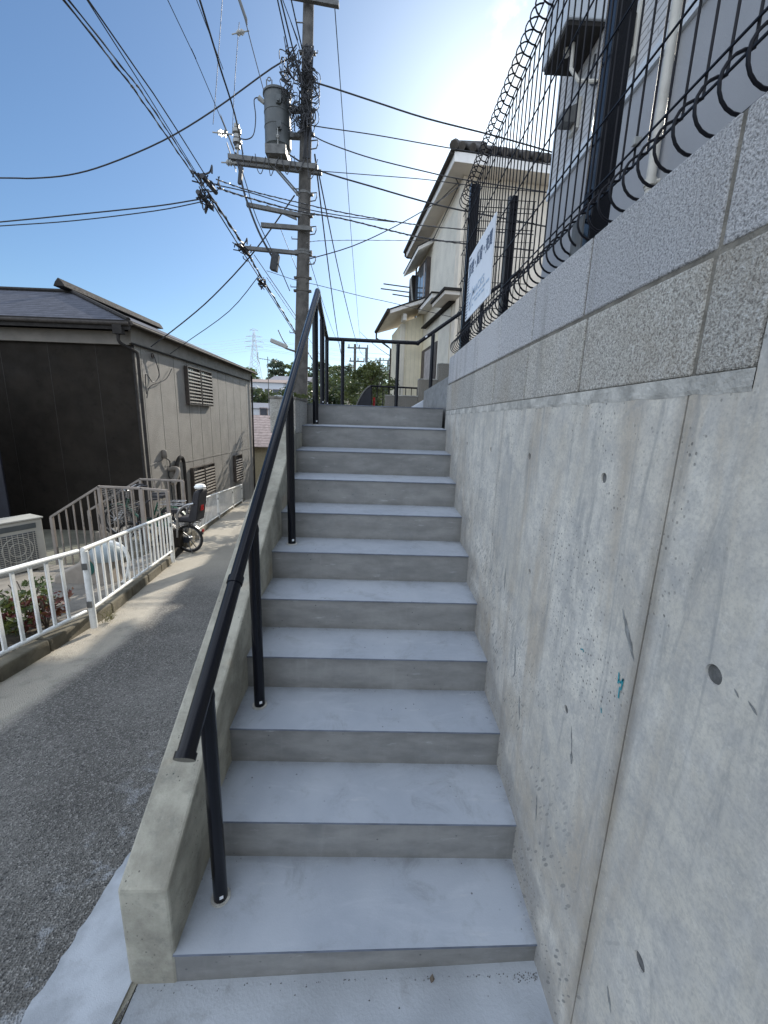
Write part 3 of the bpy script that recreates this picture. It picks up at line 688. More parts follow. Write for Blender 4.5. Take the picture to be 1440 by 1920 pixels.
for i in range(14):
    z = 2.50 + i*.0185
    m.prism([(SX-.0015, 2.966, z), (SX-.0015, 2.966, z+.008), (SX-.0015, 2.918, z+.0085), (SX-.0015, 2.918, z+.0005)], (.001, 0, 0))
m.prism([(SX-.0015, 2.966, 2.850), (SX-.0015, 2.966, 2.857), (SX-.0015, 2.90, 2.857), (SX-.0015, 2.90, 2.850)], (.001, 0, 0))
m.build('edge_stripes', M['ink'], t)

# ------------------------------------------------------------------ grey house on the upper plot
t = thing('grey_house', (3.5, 0, 2.2), 'grey two storey house with stone pattern siding close behind the mesh fence', 'house')
GX = 1.35; GY = 3.70
m = MB(); m.box(GX+.02, 6.5, -6, GY-.02, 2.2, 2.62); m.build('plinth', M['plinth'], t)
m = MB(); m.box(GX, 6.5, -6, GY, 2.62, 3.575); m.build('lower_wall', M['grey_low'], t)
m = MB(); m.box(GX-.018, 6.5, -6, GY+.018, 3.5755, 3.655); m.build('drip_trim', M['trim_white'], t)
m = MB(); m.box(GX-.006, 6.5, -6, GY+.006, 3.656, 8.0); m.build('upper_wall', M['grey_brick'], t)
m = MB(); m.box(GX-.012, GX+.05, GY-.04, GY+.012, 3.657, 8.0); m.build('corner_trim', M['trim_white'], t)
m = MB(); m.prism([(.95, -6.5, 8.001), (6.9, -6.5, 8.001), (4, -6.5, 9.4)], (0, GY+.45+6.5, 0)); m.build('roof', M['roof_dark'], t)
m = MB(); m.tube([(GX-.03, 2.27, 7.9), (GX-.03, 2.27, 3.3), (GX-.03, 2.27, 2.96)], .022, 10); m.build('drain_pipe', M['pvc'], t, smooth=True)
m = MB(); m.cyl((GX-.03, 2.27, 2.975), (GX-.03, 2.27, 3.005), .028, 12); m.cyl((GX-.03, 2.27, 2.99), (GX+.03, 2.235, 2.99), .012, 8); m.cyl((GX-.03, 2.27, 2.4), (GX-.03, 2.27, 2.98), .019, 10); m.build('pipe_clamp', M['pvc'], t, smooth=True)
# boxed hood high on the wall
h = MB(); h.box(1.10, GX-.007, 3.02, 3.42, 4.22, 4.95); ho = h.build('wall_cabinet', M['trim_white'], t, bevel=.006)
m = MB(); m.box(1.115, GX-.010, 3.035, 3.405, 4.195, 4.219); m.build('cabinet_underside', M['trim_dark'], t)
m = MB(); m.tube([(1.20, 3.15, 4.19), (1.20, 3.14, 4.05), (1.24, 3.10, 3.96), (GX, 3.05, 3.93)], .012, 8); m.cyl((1.18, 3.2, 4.16), (1.18, 3.2, 4.36), .02, 8); m.build('cable_duct', M['pvc'], t, smooth=True)
def vent(y, z, w, hgt):
    m = MB(); m.box(GX-.03, GX-.007, y-w, y+w, z-hgt, z+hgt); v = m.build('vent_plate', M['pvc'], t, bevel=.004)
    m = MB(); P = [(GX-.031, y-w*.7, z+hgt*.7), (GX-.12, y-w*.7, z+hgt*.2), (GX-.12, y-w*.7, z-hgt*.55), (GX-.031, y-w*.7, z-hgt*.55)]; m.prism(P, (0, w*1.4, 0)); m.build('vent_hood', M['steel'], v, bevel=.004)
vent(2.66, 3.86, .055, .12); vent(3.32, 3.90, .06, .09)
m = MB(); m.tube(smoothline([(GX-.012, 3.12, 4.12), (GX-.02, 3.13, 3.98), (GX-.02, 3.04, 3.91), (GX-.012, 2.97, 3.93)], 4), .006, 6); m.build('cable', M['cable'], t)
# ------------------------------------------------------------------ cream house behind the landing (yawed a little)
ca, sa = math.cos(R(-6.79)), math.sin(R(-6.79))
CV = Vector((ca, -sa, 0)); CU = Vector((sa, ca, 0)); CO = Vector((2.052, 11.523, 0))
def H(a, b, z): return CO + CV*a + CU*b + Vector((0, 0, z))
def hbox(m, a0, a1, b0, b1, z0, z1):
    return m.add([H(a0,b0,z0),H(a1,b0,z0),H(a1,b1,z0),H(a0,b1,z0),H(a0,b0,z1),H(a1,b0,z1),H(a1,b1,z1),H(a0,b1,z1)],
                 [(0,3,2,1),(4,5,6,7),(0,1,5,4),(1,2,6,5),(2,3,7,6),(3,0,4,7)])
m = MB(); m.box(-.70, 14, 5.7, 24, -3, 1.90); struct(m.build('garden_terrace', M['soil']))
t = thing('cream_house', H(2, 2, 2), 'cream two storey house with a tiled roof and wide eaves behind the stairs', 'house')
def part(nm, mat_, *bx, parent=None, bevel=0):
    m = MB()
    for b in bx: hbox(m, *b)
    return m.build(nm, mat_, parent or t, bevel=bevel)
LB = 5.0
part('wall', M['cream'], (0, 7, 0, LB, 1.8, 7.75))
part('side_cladding', M['cream_w'], (-.022, -.001, .30, LB-.01, 4.62, 7.30))
part('side_cladding', M['cream_v'], (-.022, -.001, .30, LB-.01, 1.9, 4.55))
part('corner_board', M['cream'], (-.034, .02, -.03, .295, 1.9, 7.74))
part('soffit', M['soffit'], (-.42, 7.4, -.52, LB+.35, 7.752, 7.772))
part('fascia', M['fascia'], (-.44, 7.4, -.54, -.515, 7.73, 7.93), (-.44, -.415, -.514, LB+.35, 7.73, 7.93))
m = MB(); rf = MB()
e0 = (-.46, -.56); rz0, rz1 = 7.945, 9.7
m.add([H(-.46,-.56,rz0), H(7.5,-.56,rz0), H(7.5,LB+.4,rz0), H(-.46,LB+.4,rz0), H(2.3,2.3,rz1), H(5,2.3,rz1)], [(0,1,5,4),(1,2,5),(2,3,4,5),(3,0,4),(0,3,2,1)])
roof = m.build('roof', M['kawara'], t)
m = MB()
for i in range(30):
    a = -.30 + .262*i; m.tube([H(a, -.60, rz0+.07), H(a+.0, -.2, rz0+.30), H(a, .2, rz0+.53)], .085, 10)
m.build('eave_tiles', M['kawara'], roof, smooth=True)
m = MB(); m.tube([H(-.47,-.57,rz0+.08), H(-.2,-.3,rz0+.26), H(.6,.5,rz0+.78)], .09, 9); m.tube([H(-.50,-.62,rz0+.06), H(-.44,-.54,rz0+.13)], .10, 9); m.build('hip_ridge', M['kawara'], roof, smooth=True)
m = MB(); m.tube([H(-.49,-.50,7.945), H(-.49,LB+.38,7.945)], .055, 10); m.build('gutter', M['gutter'], t, smooth=True)
m = MB(); m.tube([H(-.47,LB+.34,7.92), H(-.47,LB+.34,7.80), H(-.40,LB+.2,7.70), H(-.1,LB+.02,7.62), H(-.05,LB+.02,5.5)], .032, 8); m.build('downpipe', M['gutter'], t, smooth=True)
# upper side window with its own little roof
wn = part('window', M['door'], (-.16, -.023, 3.05, 4.75, 5.80, 7.02))
part('pane', M['glass'], (-.166, -.161, 3.15, 3.85, 5.88, 6.94), (-.166, -.161, 3.95, 4.66, 5.88, 6.94), parent=wn)
part('curtain', M['curtain'], (-.170, -.167, 3.25, 3.42, 5.9, 6.92), parent=wn)
part('shutter_box', M['trim_dark'], (-.28, -.03, 4.76, 5.3, 5.72, 7.0), parent=wn)
m = MB(); m.prism([H(-.02,2.85,7.36), H(-.50,2.85,7.10), H(-.50,2.85,7.20), H(-.02,2.85,7.46)], CU*2.5); m.build('window_roof', M['fascia'], t)
m = MB(); m.prism([H(-.02,2.84,7.465), H(-.52,2.84,7.203), H(-.52,2.84,7.23), H(-.02,2.84,7.49)], CU*2.53); m.build('window_roof_sheet', M['trim_dark'], t)
# pent roof and annex
m = MB(); m.prism([H(-.80,3.7,1.8), H(-.80,3.7,5.12), H(-.03,3.7,5.45), H(-.03,3.7,1.8)], CU*2.1); m.build('annex_wall', M['cream_v'], t)
m = MB(); hbox(m, -.83, -.66, 3.67, 3.72, 1.9, 5.10); m.build('annex_corner', M['cream_w'], t)
m = MB(); m.prism([H(-1.30,3.1,5.30), H(-1.30,3.1,5.37), H(-.02,3.1,5.84), H(-.02,3.1,5.70)], CU*3.4); m.build('annex_roof', M['soffit'], t)
m = MB(); m.prism([H(-1.34,3.06,5.373), H(-1.34,3.06,5.40), H(-.01,3.06,5.89), H(-.01,3.06,5.863)], CU*3.5); m.build('annex_roof_sheet', M['trim_dark'], t)
m = MB(); m.prism([H(-1.30,3.085,5.26), H(-1.30,3.085,5.37), H(-.02,3.085,5.84), H(-.02,3.085,5.74)], CU*.014); m.build('verge_board', M['fascia'], t)
m = MB(); m.tube([H(-1.36,3.05,5.35), H(-1.36,6.5,5.35)], .06, 9); m.build('annex_gutter', M['gutter'], t, smooth=True)
m = MB(); m.tube([H(-1.34,6.45,5.3), H(-1.34,6.45,5.1), H(-.95,5.9,4.72), H(-.83,5.82,4.62), H(-.83,5.82,2.4)], .035, 8); m.build('annex_downpipe', M['gutter'], t, smooth=True)
m = MB(); hbox(m, -.82, -.70, 3.30, 3.68, 5.14, 5.34); m.build('verge_bracket', M['fascia'], t)
# door recess below the pent roof
part('pent_roof', M['fascia'], (-.30, -.024, 1.55, 3.4, 5.40, 5.52)); part('pent_roof_sheet', M['trim_dark'], (-.33, -.024, 1.5, 3.42, 5.523, 5.555))
dr = part('door', M['door'], (-.075, -.023, 1.55, 3.55, 2.2, 4.22)); part('door_panel', M['curtain'], (-.082, -.076, 1.95, 3.05, 2.3, 4.12), parent=dr)
part('canopy', M['trim_dark'], (-.20, -.035, .05, 3.3, 4.90, 4.93)); part('porch_roof', M['trim_dark'], (-.50, -.036, -.50, .85, 5.03, 5.09)); part('porch_soffit', M['soffit'], (-.46, -.036, -.46, .8, 4.94, 5.028))
part('pale_band', M['cream_w'], (-.06, -.0225, .30, 1.5, 2.0, 4.86))
# brace bar and laundry poles at the far side
m = MB(); m.tube([H(-.25,4.45,5.78), H(-.55,3.7,6.55)], .028, 8); m.build('stay_bar', M['white'], t)
for i, (z, l) in enumerate([(6.75, 1.15), (6.58, 1.25), (6.42, .8)]):
    m = MB(); p = H(-.1, 5.35, z); m.tube([p, p - CV*l + Vector((0, 0, .06))], .022, 6); m.build('laundry_pole', M['steel'], t)
m = MB(); m.tube([H(-.45, 1.15, 7.58), H(-.10, .25, 7.72)], .012, 5); m.tube([H(-.05,.3,7.7), H(-.06, 3.2, 7.35)], .014, 5); m.tube([H(-.05,.3,7.7), H(-.2,.1,7.72)], .014, 5); m.build('wall_cable', M['cable'], t)

# ------------------------------------------------------------------ utility pole
PB = (-1.80, 9.5, -1.2); PT = (-1.40, 9.5, 10.6)
def pxy(z):
    f = (z-PB[2])/(PT[2]-PB[2]); return PB[0] + (PT[0]-PB[0])*f
def prad(z): return .178 - (z+1.2)/11.8*.088
t = thing('utility_pole', (-1.8, 9.5, -1.2), 'tall concrete utility pole carrying a grey transformer and tangled cables', 'utility pole')
m = MB(); m.tube([(pxy(z), 9.5, z) for z in (-1.2, 10.6)], prad(-1.2), 20, True, prad(10.6)); m.build('shaft', M['pole'], t, smooth=True)
def arm(nm, a, b, h=.05, w=.04, mt='steel'):  # front arm end points scaled about the camera to their depth, then typed in
    a, b = Vector(a), Vector(b); d = (b-a)/2; u = Vector((0,0,1)); s = d.cross(u).normalized()
    m = MB(); m.obox((a+b)/2, d, s*w, u*h); return m.build(nm, M[mt], t, bevel=.005)
c1 = arm('crossarm', (-2.98, 9.28, 6.72), (-1.25, 9.28, 6.61), .042); c2 = arm('crossarm', (-3.05, 9.72, 6.86), (-1.23, 9.72, 6.75), .042)
arm('crossarm', (-2.39, 9.31, 5.58), (-1.37, 9.31, 5.55), .04)
arm('crossarm', (-1.9, 9.32, 9.33), (-.86, 9.32, 9.22), .04); arm('crossarm', (-2.75, 8.9, 9.4), (-2.45, 9.0, 8.62), .04)
arm('stay_arm', (-2.70, 9.42, 5.98), (-1.55, 9.42, 5.82), .036); arm('stay_arm', (-2.76, 9.44, 5.20), (-1.49, 9.44, 5.14), .035)
arm('brace', (-2.30, 9.42, 5.97), (-1.70, 9.42, 5.76), .02, .02); arm('brace', (-2.22, 9.3, 6.70), (-1.62, 9.35, 6.12), .018, .018); arm('brace', (-2.10, 9.55, 6.70), (-1.58, 9.5, 6.18), .018, .018)
arm('insulator_bracket', (-3.08, 9.25, 7.36), (-2.86, 9.3, 6.82), .03, .03); arm('insulator_bracket', (-3.0, 9.3, 6.95), (-2.85, 9.3, 6.5), .025, .025)
arm('brace', (-2.62, 9.55, 5.12), (-1.72, 9.6, 3.9), .012, .012, 'cable'); arm('brace', (-2.05, 9.4, 5.62), (-1.72, 9.45, 4.85), .012, .012, 'cable')
# transformer
tx, ty, tz = -2.06, 9.5, 6.96
m = MB(); m.lathe((tx, ty, tz), [(.215,0), (.225,.02), (.235,.05), (.25,.06), (.25,.36), (.257,.365), (.257,.385), (.25,.39), (.25,.60), (.257,.605), (.257,.625), (.25,.63), (.25,.90)], 28)
tf = m.build('transformer', M['trafo'], t, smooth=True)
m = MB(); m.lathe((tx, ty, tz), [(.262,.90), (.27,.905), (.27,.935), (.25,.955), (.12,.975), (0,.98)], 28); m.build('lid', M['trafo'], tf, smooth=True)
m = MB()
for s in (-1, 1): m.tube([(tx+s*.05-.1, ty-.2, tz+.93), (tx+s*.05-.1, ty-.2, tz+1.05)], .012, 6)
m.torus((tx-.1, ty-.2, tz+1.06), (0,1,0), .03, .009, 14, 5); m.build('lifting_lug', M['steel'], tf)
for z in (.30, .72):
    m = MB(); m.box(tx+.03, tx+.13, ty-.28, ty-.24, tz+z-.07, tz+z+.07); m.box(tx+.055, tx+.105, ty-.31, ty-.281, tz+z-.055, tz+z-.01); m.build('mounting_plate', M['trafo'], tf, bevel=.004)
m = MB(); m.tube([(tx-.24, ty-.04, tz+.78), (tx-.34, ty-.06, tz+.85)], .035, 10, True, .045); m.build('bushing', M['porcelain'], tf, smooth=True)
m = MB(); m.box(tx+.2, pxy(7)-.05, ty-.05, ty+.05, tz+.24, tz+.32); m.box(tx+.2, pxy(7.5)-.05, ty-.05, ty+.05, tz+.68, tz+.74); m.box(tx-.2, tx+.2, ty-.26, ty+.26, tz-.16, tz-.002); m.build('hanger', M['steel'], tf)
m = MB(); m.tube(smoothline([(tx-.34, ty-.06, tz+.85), (tx-.42, ty-.1, tz+.78), (tx-.40, ty-.1, tz+.5), (tx-.45, ty-.12, tz+.2), (tx-.6, ty-.15, tz+.1), (-2.85, 9.3, tz+.12)], 4), .010, 6); m.build('lead_wire', M['cable'], tf)
def insul(p, axis, L=.16, r=.05):
    p = Vector(p); d = Vector(axis).normalized(); m = MB()
    for i, (s, q) in enumerate([(0, .7), (.25, 1.1), (.5, .8), (.75, 1.1), (1.0, .7)]):
        m.tube([p + d*(L*s), p + d*(L*s+L*.16)], r*q, 12)
    m.tube([p - d*.1, p + d*(L+.12)], r*.25, 8); return m.build('insulator', M['porcelain'], t, smooth=True)
insul((-3.15, 9.25, 7.09), (1, 0, -.05)); insul((-2.79, 9.26, 6.85), (0, 0, 1), .34, .075); insul((-2.70, 9.2, 8.62), (1, -.2, .05), .12, .04); insul((-.93, 9.3, 9.3), (0, 0, 1), .3, .06)
insul((-3.02, 9.28, 6.62), (1, 0, 0), .1, .05); insul((-2.0, 9.2, 7.02), (0, 0, 1), .05, .03)
m = MB(); m.box(-2.84, -2.79, 9.2, 9.3, 6.88, 7.02); m.build('fuse_cutout', M['cable'], t)
# step bolts and steel bands
for i in range(14):
    z = 3.6 + i*.45; s = 1 if i % 2 else -1; x = pxy(z) + s*prad(z)
    m = MB(); m.tube([(x-s*.02, 9.42, z), (x+s*.10, 9.42, z), (x+s*.10, 9.42, z+.04)], .010, 6); m.build('step_bolt', M['steel'], t)
for z in (2.9, 4.45, 4.7, 5.15, 5.2, 5.62, 5.86, 6.25, 6.7, 7.28, 7.68, 8.2, 8.6):
    m = MB(); m.tube([(pxy(z), 9.5, z-.022), (pxy(z), 9.5, z+.022)], prad(z)+.009, 20); m.box(pxy(z)-prad(z)-.05, pxy(z)-prad(z), 9.46, 9.54, z-.02, z+.02); m.box(pxy(z)+prad(z), pxy(z)+prad(z)+.05, 9.46, 9.54, z-.02, z+.02); m.build('steel_band', M['pole'] if z < 5 else M['steel'], t)
for z in (6.15, 5.55, 5.0, 7.05):
    x = pxy(z)+prad(z); m = MB(); m.tube([(x, 9.4, z-.07), (x+.11, 9.4, z-.05), (x+.14, 9.4, z+.02), (x+.14, 9.4, z+.09), (x+.05, 9.4, z+.08), (x, 9.4, z+.07)], .011, 6); m.build('cable_hook', M['steel'], t)
m = MB(); m.tube([(pxy(3.27)-.12, 9.4, 3.22), (-1.92, 9.25, 3.25), (-2.02, 9.2, 3.30)], .02, 8)
lm = m.build('lamp_arm', M['steel'], t); m = MB(); m.obox((-2.06, 9.18, 3.33), (.17, .02, -.06), (0, .05, 0), (.012, 0, .04)); m.build('lamp_head', M['porcelain'], lm, bevel=.02, seg=3)
m = MB(); m.tube(smoothline([(-2.1, 9.3, 3.62), (-2.0, 9.3, 3.42), (-1.9, 9.3, 3.3)], 3), .012, 6); m.build('lamp_wire', M['steel'], lm)
m = MB(); m.obox((-2.14, 9.32, 4.92), (.07, 0, -.02), (0, .07, 0), (.03, 0, .16)); m.build('junction_box', M['cable'], t, bevel=.012)
# knot of service cables wrapped around the pole above the transformer
rnd = random.Random(21)
for g in range(13):
    m = MB()
    for i in range(8):
        z = rnd.uniform(7.35, 8.55); x = pxy(z); w_ = .42 if z > 7.9 else .28
        P = []; a0 = Vector((x + rnd.uniform(-w_, .16), 9.5 - rnd.uniform(.13, .32), z))
        for k in range(5):
            P.append(a0 + Vector((rnd.uniform(-.10, .10), rnd.uniform(-.05, .05), (rnd.uniform(-.13, .10)))) - Vector((0, 0, .05*k)))
        m.tube(smoothline(P, 3), rnd.choice((.007, .009, .012)), 5)
    m.build('cable_tangle', M['cable'], t)
m = MB()
for i in range(9):
    x = rnd.uniform(-.02, .13); P = [(pxy(z)+x+rnd.uniform(-.015, .015), 9.5-.155-rnd.uniform(0, .05), z) for z in (8.6, 8.2, 7.8, 7.4, 7.0, 6.78)]
    m.tube(smoothline(P, 3), .012, 5)
m.build('riser_cables', M['cable'], t)
m = MB()
for i in range(7):
    z = rnd.uniform(7.5, 8.35); x = pxy(z) + .12; P = [(x, 9.4, z)] + [(x+.10+rnd.uniform(-.03,.06), 9.36, z-.10), (x+.14, 9.36, z-.26), (x+.04, 9.36, z-.36)]
    m.tube(smoothline(P, 4), .007, 5)
for i in range(6):
    z = 6.75; P = [(-2.7+.25*i, 9.24, z+.02), (-2.66+.25*i, 9.2, z-.15-.1*(i % 3)), (-2.58+.25*i, 9.2, z-.22-.1*(i % 2)), (-2.5+.25*i, 9.24, z-.02)]
    m.tube(smoothline(P, 4), .008, 5)
m.build('jumper_loops', M['cable'], t)
m = MB(); m.tube(smoothline([(-2.85, 9.3, 6.8), (-2.78, 9.25, 6.55), (-2.68, 9.2, 6.1), (-2.5, 9.22, 5.6), (-2.36, 9.25, 5.3), (-2.18, 9.3, 5.0)], 4), .020, 6); m.tube(smoothline([(-2.82, 9.3, 6.8), (-2.70, 9.2, 6.45), (-2.62, 9.2, 6.2), (-2.45, 9.22, 5.65), (-2.1, 9.3, 4.95), (-1.85, 9.35, 4.4)], 4), .009, 6)
m.obox((-2.74, 9.22, 6.38), (.035, 0, 0), (0, .035, 0), (.02, 0, .14)); m.build('drop_cable', M['cable'], t)
# splice closures hanging on the messenger line
def knot(c, n, sp, nm, lab):
    m = MB(); rr = random.Random(n)
    for i in range(n):
        p = Vector(c) + Vector((rr.uniform(-sp, sp), rr.uniform(-sp, sp)*1.5, rr.uniform(-sp, sp)))
        P = [p + Vector((rr.uniform(-.09,.09), rr.uniform(-.1,.1), rr.uniform(-.09,.09))) for _ in range(4)]
        m.tube(smoothline(P, 3), rr.choice((.008, .011, .014)), 5)
    m.tube([Vector(c)-Vector((.03,.22,0)), Vector(c)+Vector((.02,.22,-.02))], .035, 8)
    tag(m.build(nm, M['cable']), lab, 'cable splice')
knot((-2.74, 7.55, 5.42), 12, .12, 'cable_splice', 'knotted splice where the lines fan out to the left and right')
knot((-2.82, 7.55, 5.20), 10, .09, 'cable_splice', 'splice clamp on the overhead line where two wires leave for the left')
knot((-2.80, 9.5, 5.19), 12, .10, 'cable_splice', 'black splice clamp at the tip of the thin arm left of the pole')
knot((-2.88, 11.1, 5.05), 9, .10, 'cable_splice', 'lower splice tangle on the receding telecom cable')

